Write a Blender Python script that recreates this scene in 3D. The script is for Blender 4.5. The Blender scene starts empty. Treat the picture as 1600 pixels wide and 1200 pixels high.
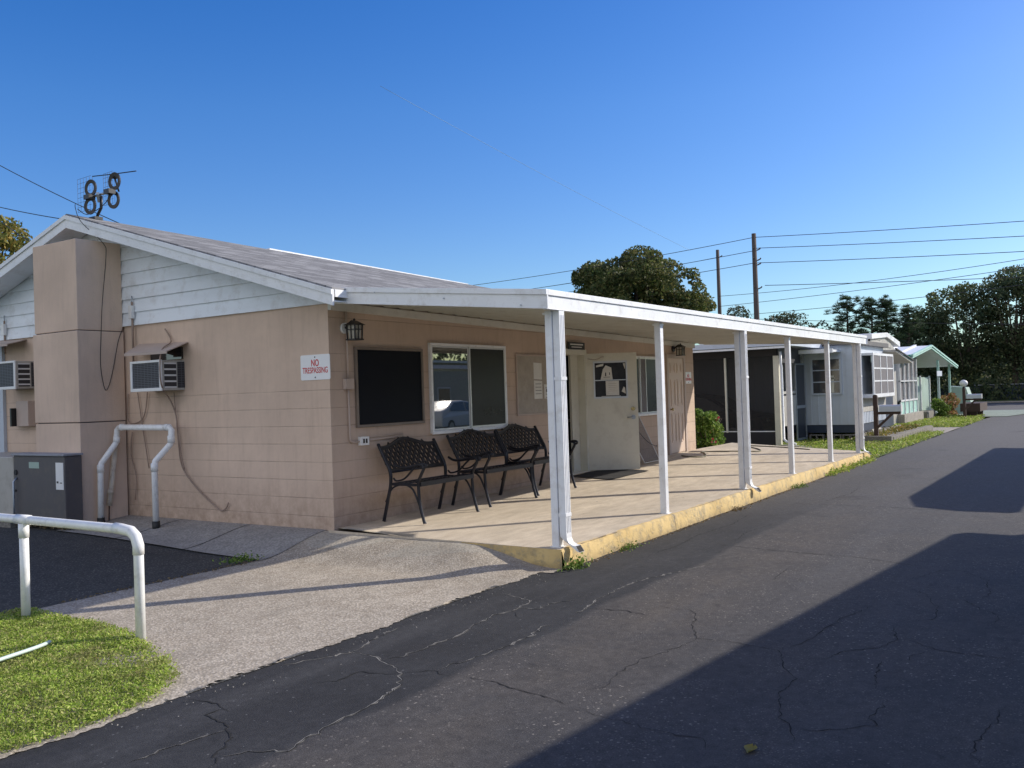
import bpy, bmesh, math, random
import numpy as np
from mathutils import Vector, Matrix
random.seed(7)
rng = np.random.default_rng(11)
SC = bpy.context.scene
COL = SC.collection
R = math.radians
PI = math.pi

# ------------------------------------------------------------------ mesh builder
class MB:
    def __init__(s):
        s.v = []; s.f = []; s.m = []; s.smooth = []
    def add(s, vs, fs, mi=0, sm=False):
        b = len(s.v); s.v += [tuple(p) for p in vs]
        for f in fs:
            s.f.append(tuple(b + i for i in f)); s.m.append(mi); s.smooth.append(sm)
        return s
    def box(s, x0, x1, y0, y1, z0, z1, mi=0):
        if x0 > x1: x0, x1 = x1, x0
        if y0 > y1: y0, y1 = y1, y0
        if z0 > z1: z0, z1 = z1, z0
        vs = [(x0,y0,z0),(x1,y0,z0),(x1,y1,z0),(x0,y1,z0),(x0,y0,z1),(x1,y0,z1),(x1,y1,z1),(x0,y1,z1)]
        return s.add(vs, [(0,3,2,1),(4,5,6,7),(0,1,5,4),(1,2,6,5),(2,3,7,6),(3,0,4,7)], mi)
    def hexa(s, a, b, mi=0):
        """two quads a (bottom) and b (top), 4 points each, same winding"""
        return s.add(list(a) + list(b), [(0,3,2,1),(4,5,6,7),(0,1,5,4),(1,2,6,5),(2,3,7,6),(3,0,4,7)], mi)
    def bar(s, p, q, w, h, up=(0,0,1), mi=0):
        p = Vector(p); q = Vector(q); d = (q - p).normalized()
        u = Vector(up); a = d.cross(u)
        if a.length < 1e-4: a = d.cross(Vector((1,0,0)))
        a.normalize(); b = a.cross(d).normalized()
        a *= w/2; b *= h/2
        A = [p - a - b, p + a - b, p + a + b, p - a + b]; B = [q - a - b, q + a - b, q + a + b, q - a + b]
        return s.hexa(A, B, mi)
    def tube(s, pts, r, n=8, mi=0, cap=True, closed=False):
        pts = [Vector(p) for p in pts]; N = len(pts)
        rs = r if isinstance(r, (list, tuple)) else [r]*N
        base = len(s.v); prev = None
        for i, p in enumerate(pts):
            if closed: d = (pts[(i+1) % N] - pts[i-1])
            else: d = pts[min(i+1, N-1)] - pts[max(i-1, 0)]
            d.normalize()
            if prev is None:
                a = d.cross(Vector((0,0,1)))
                if a.length < 1e-3: a = d.cross(Vector((1,0,0)))
            else:
                a = prev - d*prev.dot(d)
                if a.length < 1e-4: a = d.cross(Vector((1,0,0)))
            a.normalize(); prev = a; b = d.cross(a)
            for k in range(n):
                t = 2*PI*k/n
                s.v.append(tuple(p + (a*math.cos(t) + b*math.sin(t))*rs[i]))
        M = N if closed else N-1
        for i in range(M):
            for k in range(n):
                j = (i+1) % N
                s.f.append((base+i*n+k, base+i*n+(k+1) % n, base+j*n+(k+1) % n, base+j*n+k)); s.m.append(mi); s.smooth.append(True)
        if cap and not closed:
            s.f.append(tuple(base + k for k in range(n))[::-1]); s.m.append(mi); s.smooth.append(False)
            s.f.append(tuple(base + (N-1)*n + k for k in range(n))); s.m.append(mi); s.smooth.append(False)
        return s
    def lathe(s, prof, c, n=16, mi=0, axis='z', sm=True):
        base = len(s.v); c = Vector(c)
        for r, h in prof:
            for k in range(n):
                t = 2*PI*k/n
                if axis == 'z': p = (r*math.cos(t), r*math.sin(t), h)
                elif axis == 'y': p = (r*math.cos(t), h, r*math.sin(t))
                else: p = (h, r*math.cos(t), r*math.sin(t))
                s.v.append(tuple(c + Vector(p)))
        for i in range(len(prof)-1):
            for k in range(n):
                s.f.append((base+i*n+k, base+i*n+(k+1) % n, base+(i+1)*n+(k+1) % n, base+(i+1)*n+k)); s.m.append(mi); s.smooth.append(sm)
        return s
    def grid(s, fn, nu, nv, mi=0, sm=True):
        base = len(s.v)
        for j in range(nv+1):
            for i in range(nu+1): s.v.append(tuple(fn(i/nu, j/nv)))
        for j in range(nv):
            for i in range(nu):
                a = base + j*(nu+1) + i
                s.f.append((a, a+1, a+nu+2, a+nu+1)); s.m.append(mi); s.smooth.append(sm)
        return s
    def quad(s, a, b, c, d, mi=0): return s.add([a,b,c,d], [(0,1,2,3)], mi)
    def build(s, name, mats, parent=None, bevel=0, local=False):
        me = bpy.data.meshes.new(name)
        off = Vector((0,0,0))
        if parent is not None and not local:
            p = parent
            while p is not None: off += p.location; p = p.parent
        me.from_pydata([tuple(Vector(v) - off) for v in s.v], [], s.f)
        if not isinstance(mats, (list, tuple)): mats = [mats]
        for m in mats: me.materials.append(m)
        me.polygons.foreach_set('material_index', s.m); me.polygons.foreach_set('use_smooth', s.smooth)
        me.update()
        o = bpy.data.objects.new(name, me); COL.objects.link(o)
        if parent is not None: o.parent = parent
        if bevel:
            b = o.modifiers.new('bevel', 'BEVEL'); b.width = bevel; b.segments = 2; b.limit_method = 'ANGLE'; b.angle_limit = R(40)
        return o

def tag(o, label=None, cat=None, group=None, kind=None):
    if label: o['label'] = label
    if cat: o['category'] = cat
    if group: o['group'] = group
    if kind: o['kind'] = kind
    return o
def thing(name, loc, label, cat, group=None, rz=0):
    o = bpy.data.objects.new(name, None); COL.objects.link(o); o.location = loc; o.rotation_euler = (0,0,rz)
    o.empty_display_size = .1
    return tag(o, label, cat, group)
def structure(name, mb, m, **k):
    return tag(mb.build(name, m, **k), kind='structure')
def dup(root, loc, rz=0, label=None, parent=None):
    r = root.copy(); COL.objects.link(r); r.location = loc; r.rotation_euler = (0,0,rz)
    if label: r['label'] = label
    if parent: r.parent = parent
    for ch in list(root.children):
        c = ch.copy(); COL.objects.link(c); c.parent = r
        for g in list(ch.children):
            d = g.copy(); COL.objects.link(d); d.parent = c
    return r
def fast_mesh(name, V, F, m, parent=None):
    """V (n,3) array, F (k,4) or (k,3) array"""
    me = bpy.data.meshes.new(name); k, c = F.shape
    me.vertices.add(len(V)); me.vertices.foreach_set('co', V.astype(np.float32).ravel())
    me.loops.add(k*c); me.loops.foreach_set('vertex_index', F.astype(np.int32).ravel())
    me.polygons.add(k); me.polygons.foreach_set('loop_start', np.arange(0, k*c, c, dtype=np.int32))
    try: me.polygons.foreach_set('loop_total', np.full(k, c, dtype=np.int32))
    except Exception: pass
    me.update(calc_edges=True); me.validate()
    for mm in (m if isinstance(m, (list, tuple)) else [m]): me.materials.append(mm)
    o = bpy.data.objects.new(name, me); COL.objects.link(o)
    if parent: o.parent = parent
    return o

# ------------------------------------------------------------------ materials
class NT:
    def __init__(s, name):
        s.mat = bpy.data.materials.new(name); s.mat.use_nodes = True
        s.t = s.mat.node_tree; s.t.nodes.clear()
        s.out = s.n('ShaderNodeOutputMaterial'); s.b = s.n('ShaderNodeBsdfPrincipled'); s.l(s.b.outputs[0], s.out.inputs[0])
    def n(s, typ, **k):
        nd = s.t.nodes.new(typ)
        for a, v in k.items(): setattr(nd, a, v)
        return nd
    def l(s, a, b): s.t.links.new(a, b)
    def pos(s, world=True):
        if world: return s.n('ShaderNodeNewGeometry').outputs['Position']
        return s.n('ShaderNodeTexCoord').outputs['Object']
    def noise(s, vec, scale, detail=4, rough=.55, stretch=None):
        if stretch:
            mp = s.n('ShaderNodeMapping'); mp.inputs['Scale'].default_value = stretch; s.l(vec, mp.inputs[0]); vec = mp.outputs[0]
        nd = s.n('ShaderNodeTexNoise'); s.l(vec, nd.inputs['Vector']); nd.inputs['Scale'].default_value = scale
        nd.inputs['Detail'].default_value = detail; nd.inputs['Roughness'].default_value = rough
        return nd.outputs['Fac']
    def vor(s, vec, scale, feature='F1', out='Distance'):
        nd = s.n('ShaderNodeTexVoronoi', feature=feature); s.l(vec, nd.inputs['Vector']); nd.inputs['Scale'].default_value = scale
        return nd.outputs[out]
    def ramp(s, fac, stops, interp='LINEAR'):
        nd = s.n('ShaderNodeValToRGB'); s.l(fac, nd.inputs[0]); cr = nd.color_ramp; cr.interpolation = interp
        while len(cr.elements) > 1: cr.elements.remove(cr.elements[-1])
        for i, (p, c) in enumerate(stops):
            e = cr.elements[0] if i == 0 else cr.elements.new(p)
            e.position = p
            if isinstance(c, (int, float)): c = (c,c,c)
            e.color = (c[0],c[1],c[2],1)
        return nd.outputs[0]
    def mix(s, fac, a, b, typ='MIX'):
        nd = s.n('ShaderNodeMix', data_type='RGBA', blend_type=typ)
        if isinstance(fac, (int, float)): nd.inputs[0].default_value = fac
        else: s.l(fac, nd.inputs[0])
        for k, v in ((6,a),(7,b)):
            if isinstance(v, tuple): nd.inputs[k].default_value = (v[0],v[1],v[2],1)
            else: s.l(v, nd.inputs[k])
        return nd.outputs[2]
    def math(s, op, a, b=0., c=0., clamp=False):
        nd = s.n('ShaderNodeMath', operation=op); nd.use_clamp = clamp
        for k, v in ((0,a),(1,b),(2,c)):
            if isinstance(v, (int, float)): nd.inputs[k].default_value = v
            else: s.l(v, nd.inputs[k])
        return nd.outputs[0]
    def xyz(s, vec):
        nd = s.n('ShaderNodeSeparateXYZ'); s.l(vec, nd.inputs[0]); return nd.outputs
    def col(s, c):
        if isinstance(c, tuple): s.b.inputs['Base Color'].default_value = (c[0],c[1],c[2],1)
        else: s.l(c, s.b.inputs['Base Color'])
    def rough(s, r):
        if isinstance(r, (int, float)): s.b.inputs['Roughness'].default_value = r
        else: s.l(r, s.b.inputs['Roughness'])
    def bump(s, h, strength=.3, dist=.01):
        nd = s.n('ShaderNodeBump'); nd.inputs['Strength'].default_value = strength; nd.inputs['Distance'].default_value = dist
        s.l(h, nd.inputs['Height']); s.l(nd.outputs[0], s.b.inputs['Normal'])

def weathered(name, c, var=.18, scale=3., rough=.6, bump=.15, bscale=60., metal=0., dirt=None, world=True, spec=None, stretch=None):
    """a paint / metal / plastic with soft tonal variation, small grain and optional dirt"""
    t = NT(name); p = t.pos(world)
    n1 = t.noise(p, scale, 5, .6, stretch)
    lo = tuple(x*(1-var) for x in c); hi = tuple(min(1, x*(1+var*.7)) for x in c)
    col = t.ramp(n1, [(.3, lo), (.7, hi)])
    if dirt:
        dc, amt = dirt
        n2 = t.noise(p, scale*2.7, 8, .7)
        col = t.mix(t.ramp(n2, [(.5, 0.), (.75, amt)]), col, dc)
    if dirt:
        ch = t.ramp(t.noise(p, scale*9, 4, .6), [(.7,0.),(.74,.6)]); col = t.mix(ch, col, tuple(v*.55 for v in c))
    t.col(col); t.rough(t.math('MULTIPLY_ADD', n1, .25, rough - .12, clamp=True)); t.b.inputs['Metallic'].default_value = metal
    if spec is not None: t.b.inputs['Specular IOR Level'].default_value = spec
    t.bump(t.noise(p, bscale, 3), bump, .004)
    return t.mat

def block_wall(name, c, zmax, zmin_top=99.):
    t = NT(name); p = t.pos(); x, y, z = t.xyz(p)
    zz = t.math('ADD', z, .2032*4 - .127)
    fr = t.math('FRACT', t.math('DIVIDE', zz, .2032))
    d = t.math('MULTIPLY', t.math('MINIMUM', fr, t.math('SUBTRACT', 1., fr)), .2032)   # distance to joint
    g = t.math('SUBTRACT', 1., t.math('DIVIDE', d, .0075), clamp=True)
    m = t.math('LESS_THAN', z, zmax)
    m2 = t.math('GREATER_THAN', z, zmin_top)
    hor = t.math('MULTIPLY', g, t.math('MAXIMUM', m, m2))
    wob = t.noise(p, 2.3, 3); hor = t.math('MULTIPLY', hor, t.ramp(wob, [(.32,.35),(.62,1.)]))
    # faint head joints in running bond
    u = t.math('ADD', x, y); row = t.math('FLOOR', t.math('DIVIDE', zz, .2032))
    uu = t.math('ADD', t.math('DIVIDE', u, .4064), t.math('MULTIPLY', row, .5))
    fu = t.math('FRACT', uu); du = t.math('MULTIPLY', t.math('MINIMUM', fu, t.math('SUBTRACT', 1., fu)), .4064)
    ver = t.math('MULTIPLY', t.math('SUBTRACT', 1., t.math('DIVIDE', du, .005), clamp=True), t.math('MULTIPLY', m, .12))
    j = t.math('MAXIMUM', hor, ver)
    n = t.noise(p, .9, 6, .6); n2 = t.noise(p, 7., 5, .7)
    base = t.ramp(n, [(.3, tuple(v*.86 for v in c)), (.7, tuple(v*1.08 for v in c))])
    base = t.mix(t.ramp(n2, [(.45,0.),(.8,.28)]), base, tuple(v*.72 for v in c))
    # splash dirt near the ground, runs of grime
    st = t.noise(p, 3.5, 6, .65, (3.2, 3.2, .35))
    base = t.mix(t.ramp(st, [(.5,0.),(.75,.32)]), base, (c[0]*.6, c[1]*.56, c[2]*.52))
    low = t.math('MULTIPLY', t.math('SUBTRACT', 1., t.math('DIVIDE', z, .6), clamp=True), t.ramp(n2, [(.32,.12),(.66,.85)]))
    base = t.mix(low, base, (c[0]*.55, c[1]*.5, c[2]*.46))
    col = t.mix(t.math('MULTIPLY', j, .5), base, tuple(v*.33 for v in c))
    t.col(col); t.rough(.82)
    h = t.math('SUBTRACT', t.math('MULTIPLY', t.noise(p, 90., 3), .25), j)
    t.bump(h, .6, .006)
    return t.mat

WALLC = (.685, .52, .402)
M = {}
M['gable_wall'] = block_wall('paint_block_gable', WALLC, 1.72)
M['front_wall'] = block_wall('paint_block_front_shaded', tuple(v*.84 for v in WALLC), 2.0, 2.27)  # gable paint darkened: porch shade put into the colour
def chimney_mat():
    t = NT('paint_stucco'); p = t.pos(); n = t.noise(p, 1.2, 6, .6); n2 = t.noise(p, 6, 6, .7, (3,3,.4)); x,y,z = t.xyz(p)
    b = t.ramp(n, [(.3, tuple(v*.88 for v in WALLC)), (.7, tuple(v*1.1 for v in WALLC))])
    b = t.mix(t.ramp(n2, [(.5,0.),(.8,.3)]), b, tuple(v*.6 for v in WALLC))
    t.col(b); t.rough(.85); t.bump(t.noise(p, 70, 5), .5, .006); return t.mat
M['stucco'] = chimney_mat()
M['white'] = weathered('white_paint_metal', (.82,.83,.84), .06, 2.5, .42, .08, dirt=((.42,.37,.3), .45))
M['white_clean'] = weathered('white_vinyl', (.8,.8,.79), .04, 3, .35, .03, 40, world=False, dirt=((.5,.45,.38), .25))
M['siding'] = weathered('white_siding_paint', (.83,.88,.93), .07, 1.6, .55, .25, 30, dirt=((.45,.42,.38), .5), stretch=(.5,.5,3))
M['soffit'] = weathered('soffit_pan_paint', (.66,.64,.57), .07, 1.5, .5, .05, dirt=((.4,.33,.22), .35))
M['pvc'] = weathered('white_pvc', (.86,.86,.84), .05, 6, .3, .05, 50, world=False, dirt=((.45,.4,.3), .4))
M['dirty_pvc'] = weathered('dirty_pvc', (.62,.55,.45), .15, 5, .45, .1, 50, dirt=((.3,.2,.12), .8))
M['black_rubber'] = weathered('black_rubber', (.02,.02,.02), .2, 10, .6)
M['iron'] = weathered('dark_cast_aluminium', (.016,.017,.024), .3, 8, .38, .25, 80, world=False, metal=.3)
M['black_metal'] = weathered('black_lantern_metal', (.012,.012,.014), .2, 12, .4, world=False)
M['cream'] = weathered('cream_door_paint', (.7,.67,.56), .05, 2., .45, .06, dirt=((.4,.34,.25), .35))
M['tan_trim'] = weathered('tan_trim_paint', (.5,.4,.34), .08, 4, .6, .1)
M['tan_door'] = weathered('tan_door_paint', (.66,.52,.42), .06, 3, .5, .06)
M['alum'] = weathered('aluminium_frame', (.62,.63,.64), .08, 4, .35, .05, metal=.5)
M['bronze'] = weathered('brown_frame', (.2,.16,.13), .15, 5, .5)
M['brass'] = weathered('brass', (.6,.45,.2), .1, 20, .25, metal=1.)
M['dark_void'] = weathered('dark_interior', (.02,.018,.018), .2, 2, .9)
M['grey_metal'] = weathered('grey_enamel', (.3,.31,.35), .08, 3, .5, .08, dirt=((.16,.13,.1), .5))
M['dark_grey'] = weathered('dark_grey_enamel', (.1,.092,.095), .12, 2, .55, .1, dirt=((.2,.16,.12), .4))
M['beige_metal'] = weathered('beige_enamel', (.44,.42,.38), .08, 2, .5, .08, dirt=((.2,.17,.13), .5))
M['galv'] = weathered('galvanised', (.4,.44,.48), .12, 12, .4, .1, metal=.7)
M['cable_tan'] = weathered('painted_cable', (.33,.24,.19), .15, 10, .6)
M['cable_black'] = weathered('black_cable', (.03,.03,.035), .15, 10, .6)
M['hose'] = weathered('hose_rubber', (.13,.12,.06), .15, 10, .5)
M['hose_white'] = weathered('pale_green_hose', (.6,.72,.66), .1, 9, .4)
M['sign_white'] = weathered('sign_enamel', (.82,.82,.82), .03, 4, .35, .02)
M['sign_red'] = weathered('sign_red_ink', (.6,.03,.035), .1, 30, .5, .02)
M['sign_dark'] = weathered('sign_dark_ink', (.05,.045,.05), .1, 20, .5, .02)
M['paper'] = weathered('paper', (.75,.73,.68), .06, 12, .8, .1)
M['cork'] = weathered('faded_board', (.42,.37,.31), .14, 5, .8, .1, dirt=((.25,.2,.16), .4))
M['tank_blue'] = weathered('bottle_plastic', (.1,.2,.45), .1, 10, .3)
M['wire_pale'] = weathered('weathered_blue_grey_cable', (.22,.36,.55), .05, 6, .7)
M['wood_dark'] = weathered('dark_brown_wood', (.055,.028,.022), .3, 8, .65, .4, 30, world=False, stretch=(4,4,.5))
M['timber_pole'] = weathered('grey_timber_pole', (.085,.065,.055), .25, 4, .85, .5, 20, world=False, stretch=(5,5,.3))
M['bark'] = weathered('tree_bark', (.11,.085,.065), .3, 6, .95, .8, 25, world=False, stretch=(4,4,.6))
M['mailbox_grey'] = weathered('mailbox_paint', (.5,.53,.58), .05, 6, .4, .03, world=False)
M['rug'] = weathered('brown_mat_fibre', (.13,.1,.085), .2, 14, .95, .6, 120)
M['black_mat'] = weathered('black_mat_fibre', (.022,.021,.022), .3, 14, .95, .6, 120)
M['teal'] = weathered('teal_paint', (.03,.28,.22), .08, 3, .45)
M['mint'] = weathered('mint_paint', (.42,.66,.58), .06, 3, .5)
M['mint_panel'] = weathered('mint_panel_paint', (.36,.47,.41), .08, 3, .5)
M['screen_black'] = weathered('black_frame', (.015,.015,.02), .1, 5, .6)
M['trailer_white'] = weathered('trailer_siding', (.52,.57,.64), .05, 1.5, .5, .05, dirt=((.4,.4,.4), .3))
M['trailer_navy'] = weathered('navy_paint', (.025,.04,.075), .15, 2, .5)
M['beige_wall'] = weathered('beige_trailer_wall', (.3,.24,.2), .1, 1.5, .7)
M['car_dark'] = weathered('car_cover_cloth', (.016,.018,.03), .15, 3, .5)
M['car_white'] = weathered('car_white_paint', (.8,.8,.8), .02, 3, .15, .0)
M['tyre'] = weathered('tyre_rubber', (.02,.02,.02), .1, 10, .8)
M['pink'] = weathered('flower_petal', (.75,.06,.16), .2, 20, .7)
M['brown_board'] = weathered('brown_sign_board', (.05,.035,.03), .2, 4, .7)
M['terra'] = weathered('grey_stone', (.3,.28,.25), .2, 6, .9, .6, 30)
M['deck_dark'] = weathered('dark_porch_floor', (.05,.05,.05), .2, 6, .9)

def glass_mat(name, c, rough=.04, ior=1.7, wav=.0015):
    t = NT(name); p = t.pos(); t.col(c); t.rough(rough); t.b.inputs['IOR'].default_value = ior
    t.b.inputs['Specular IOR Level'].default_value = .9
    t.bump(t.noise(p, 1.1, 1), .12, wav*1.5); return t.mat
M['glass'] = glass_mat('window_glass', (.035,.042,.042), .015, 1.9)
M['glass_dark'] = glass_mat('window_glass_dark', (.008,.009,.012), .05, 1.6)
M['glass_far'] = glass_mat('window_glass_far', (.05,.055,.06), .1, 1.6)
M['board_black'] = weathered('blackboard_slate', (.006,.008,.013), .2, 3, .55, .05, spec=.12)
M['screened'] = weathered('screened_window', (.012,.014,.018), .3, 3, .3, .02, spec=.22)
M['pane_matt'] = weathered('door_glass_dark', (.03,.03,.035), .5, 4, .35, .02, spec=.3)
def lantern_glass():
    t = NT('lantern_glass'); t.col((.75,.72,.62)); t.rough(.25); t.b.inputs['Transmission Weight'].default_value = .5; return t.mat
M['lantern_glass'] = lantern_glass()

def screen_mat(name, c, alpha):
    t = NT(name); t.col(c); t.rough(.7); t.b.inputs['Alpha'].default_value = alpha; return t.mat
M['mesh_screen'] = screen_mat('insect_screen', (.05,.045,.045), .55)
M['mesh_black'] = screen_mat('carport_screen', (.012,.011,.012), .8)
M['mesh_dark'] = screen_mat('porch_screen', (.03,.035,.045), .8)
M['mesh_grey'] = screen_mat('porch_screen_grey', (.17,.16,.17), .85)

def grille_mat(name, c, dark, per=.022):
    t = NT(name); p = t.pos(); x, y, z = t.xyz(p)
    f = t.math('FRACT', t.math('DIVIDE', z, per)); a = t.math('LESS_THAN', f, .3)
    g = t.math('FRACT', t.math('DIVIDE', t.math('ADD', x, y), per*3.2)); b = t.math('LESS_THAN', g, .1)
    t.col(t.mix(t.math('MAXIMUM', a, b), dark, c)); t.rough(.5); t.bump(t.math('MAXIMUM', a, b), .8, .004); return t.mat
M['coil'] = grille_mat('coil_grille', (.11,.115,.13), (.02,.02,.026))
M['vent'] = grille_mat('vent_grille', (.66,.66,.66), (.03,.03,.035), .075)

def shingle_mat():
    t = NT('asphalt_shingles'); p = t.pos(); x, y, z = t.xyz(p)
    cb = t.n('ShaderNodeCombineXYZ'); t.l(x, cb.inputs[0]); t.l(t.math('MULTIPLY', y, 1.04), cb.inputs[1])
    br = t.n('ShaderNodeTexBrick'); t.l(cb.outputs[0], br.inputs['Vector']); br.inputs['Scale'].default_value = 1.
    br.inputs['Brick Width'].default_value = .3; br.inputs['Row Height'].default_value = .14; br.inputs['Mortar Size'].default_value = .009
    br.inputs['Color1'].default_value = (.085,.085,.088,1); br.inputs['Color2'].default_value = (.36,.36,.36,1); br.inputs['Mortar'].default_value = (.03,.027,.027,1)
    br.inputs['Bias'].default_value = -.25
    n = t.noise(p, 2.2, 6, .7); n2 = t.noise(p, 40, 4)
    c = t.mix(.18, br.outputs[0], t.ramp(n, [(.3,(.15,.145,.145)),(.7,(.38,.37,.36))]))
    c = t.mix(t.ramp(n2, [(.3,0.),(.8,.6)]), c, (.33,.32,.315))
    t.col(c); t.rough(.95); t.bump(t.math('ADD', br.outputs['Fac'], t.math('MULTIPLY', n2, -.5)), .7, -.012); return t.mat
M['shingle'] = shingle_mat()

def asphalt_mat():
    t = NT('road_asphalt'); p = t.pos(); x, y, z = t.xyz(p)
    big = t.noise(p, .35, 5, .6); med = t.noise(p, 2.2, 6, .65); fine = t.noise(p, 130., 3, .7)
    old = t.ramp(med, [(.28,(.05,.046,.044)),(.72,(.088,.08,.075))])
    old = t.mix(t.ramp(big, [(.35,0.),(.7,.7)]), old, (.062,.061,.064))
    # brown worn bloom next to the newer seal coat
    yb = t.math('SUBTRACT', 1., t.math('MULTIPLY', t.math('ABSOLUTE', t.math('ADD', y, 4.45)), 1.6), clamp=True)
    xb = t.math('SUBTRACT', 1., t.math('MULTIPLY', t.math('ABSOLUTE', t.math('ADD', x, 1.0)), .14), clamp=True)
    bl = t.math('MULTIPLY', t.math('MULTIPLY', yb, xb), t.ramp(med, [(.3,.2),(.7,1.)]))
    old = t.mix(bl, old, (.11,.092,.074))
    sp = t.vor(p, 24.); spk = t.math('MULTIPLY', t.math('LESS_THAN', sp, .17), t.ramp(t.noise(p, 1.6, 3), [(.42,0.),(.6,1.)]))
    old = t.mix(t.math('MULTIPLY', spk, .75), old, (.3,.27,.23))
    sp3 = t.math('MULTIPLY', t.math('LESS_THAN', t.vor(p, 55.), .24), t.ramp(t.noise(p, 3., 4), [(.4,.15),(.6,.8)])); old = t.mix(sp3, old, (.17,.155,.14))
    dk = t.ramp(t.noise(p, 9., 6, .8), [(.56,0.),(.68,.55)]); old = t.mix(dk, old, (.028,.026,.027))
    seal = t.ramp(t.noise(p, 1.2, 5), [(.3,(.026,.026,.028)),(.75,(.045,.045,.047))])
    sp2 = t.math('MULTIPLY', t.math('LESS_THAN', t.vor(p, 15.), .1), .5)
    seal = t.mix(sp2, seal, (.2,.2,.2))
    wob = t.math('MULTIPLY_ADD', t.noise(p, 1.1, 4), .32, -.16)
    m = t.math('MULTIPLY', t.math('ADD', t.math('ADD', y, 4.03), wob), 14., clamp=True)
    fade = t.math('SUBTRACT', 1., t.math('MULTIPLY', t.math('SUBTRACT', x, 2.5), .22), clamp=True)
    m = t.math('MULTIPLY', m, t.math('MAXIMUM', fade, .25))
    c = t.mix(m, old, seal)
    # transverse repair joints and tyre streaks far down the lane
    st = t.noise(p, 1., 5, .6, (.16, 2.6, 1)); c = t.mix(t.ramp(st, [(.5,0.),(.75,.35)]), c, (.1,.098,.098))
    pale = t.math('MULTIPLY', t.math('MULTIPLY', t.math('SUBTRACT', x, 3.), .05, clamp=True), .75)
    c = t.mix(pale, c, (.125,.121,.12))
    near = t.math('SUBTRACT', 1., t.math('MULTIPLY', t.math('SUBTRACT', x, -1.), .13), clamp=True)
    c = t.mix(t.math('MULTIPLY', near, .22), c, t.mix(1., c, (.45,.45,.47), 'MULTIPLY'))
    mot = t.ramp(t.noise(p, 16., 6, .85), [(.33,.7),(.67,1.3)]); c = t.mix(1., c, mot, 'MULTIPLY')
    oil = t.math('MULTIPLY', t.ramp(t.noise(p, .9, 3, .5), [(.62,0.),(.7,.5)]), t.ramp(t.noise(p, 5., 5, .7), [(.35,0.),(.6,1.)]))
    c = t.mix(oil, c, (.024,.022,.022))
    grain = t.ramp(fine, [(.3,.6),(.7,1.4)])
    c = t.mix(1., c, grain, 'MULTIPLY')
    t.col(c); t.rough(t.math('MULTIPLY_ADD', med, .2, .72)); t.b.inputs['Specular IOR Level'].default_value = .35
    t.bump(t.math('ADD', fine, t.math('MULTIPLY', t.vor(p, 120.), .6)), .45, .004); return t.mat
M['asphalt'] = asphalt_mat()
M['crack_dark'] = weathered('crack_shadow', (.008,.008,.009), .3, 20, 1.)
M['crack_light'] = weathered('crack_dust', (.25,.235,.21), .4, 30, 1.)

def concrete_mat(name, c, speck=0., stain=(.5,.45,.4), dark=.4, stretch=None, agg=40.):
    t = NT(name); p = t.pos()
    n = t.noise(p, .8, 6, .65, stretch); n2 = t.noise(p, 5., 7, .7, stretch); f = t.noise(p, 120., 3)
    b = t.ramp(n, [(.3, tuple(v*.8 for v in c)), (.7, tuple(v*1.1 for v in c))])
    b = t.mix(t.ramp(n2, [(.42,0.),(.72,dark)]), b, tuple(v*s for v, s in zip(c, stain)))
    h = f
    if speck:
        v = t.vor(p, agg); vc = t.n('ShaderNodeTexVoronoi'); t.l(p, vc.inputs['Vector']); vc.inputs['Scale'].default_value = agg
        rr = t.xyz(vc.outputs['Color'])[0]
        b = t.mix(t.math('MULTIPLY', t.ramp(v, [(.2,1.),(.42,0.)]), t.math('MULTIPLY', rr, speck)), b, (.78,.7,.6))
        b = t.mix(t.math('MULTIPLY', t.ramp(v, [(.45,0.),(.7,1.)]), .5), b, tuple(x*.45 for x in c))
        h = t.math('SUBTRACT', f, v)
    b = t.mix(1., b, t.ramp(f, [(.3,.85),(.7,1.12)]), 'MULTIPLY')
    b = t.mix(t.ramp(t.noise(p, 1.3, 7, .72, (1., 2.4, 1)), [(.5,0.),(.68,.38)]), b, tuple(v*.5 for v in c))
    b = t.mix(t.math('MULTIPLY', t.math('LESS_THAN', t.vor(p, 2.3), .035), .7), b, (.06,.05,.045))
    t.col(b); t.rough(.9); t.bump(h, .5, .006); return t.mat
M['slab'] = concrete_mat('porch_concrete', (.62,.53,.41), 0, (.55,.5,.45), .55, (.5,1.8,1))
M['drive'] = concrete_mat('exposed_aggregate', (.46,.4,.32), .75, (.5,.45,.4), .7, None, 52.)
M['apron'] = concrete_mat('smooth_apron_concrete', (.5,.45,.37), .1, (.5,.45,.4), .5)
M['walk'] = concrete_mat('walk_concrete', (.38,.36,.33), .15, (.5,.5,.5), .6)
M['lot'] = concrete_mat('stained_lot', (.06,.058,.052), .22, (.4,.4,.4), .7, None, 45.)
M['pad'] = concrete_mat('pale_pad', (.42,.38,.34), .1)
M['pad_green'] = concrete_mat('pale_green_pad', (.3,.36,.3), .1)
M['cblock'] = concrete_mat('concrete_block', (.26,.24,.21), .2, (.5,.5,.45), .7)

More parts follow.
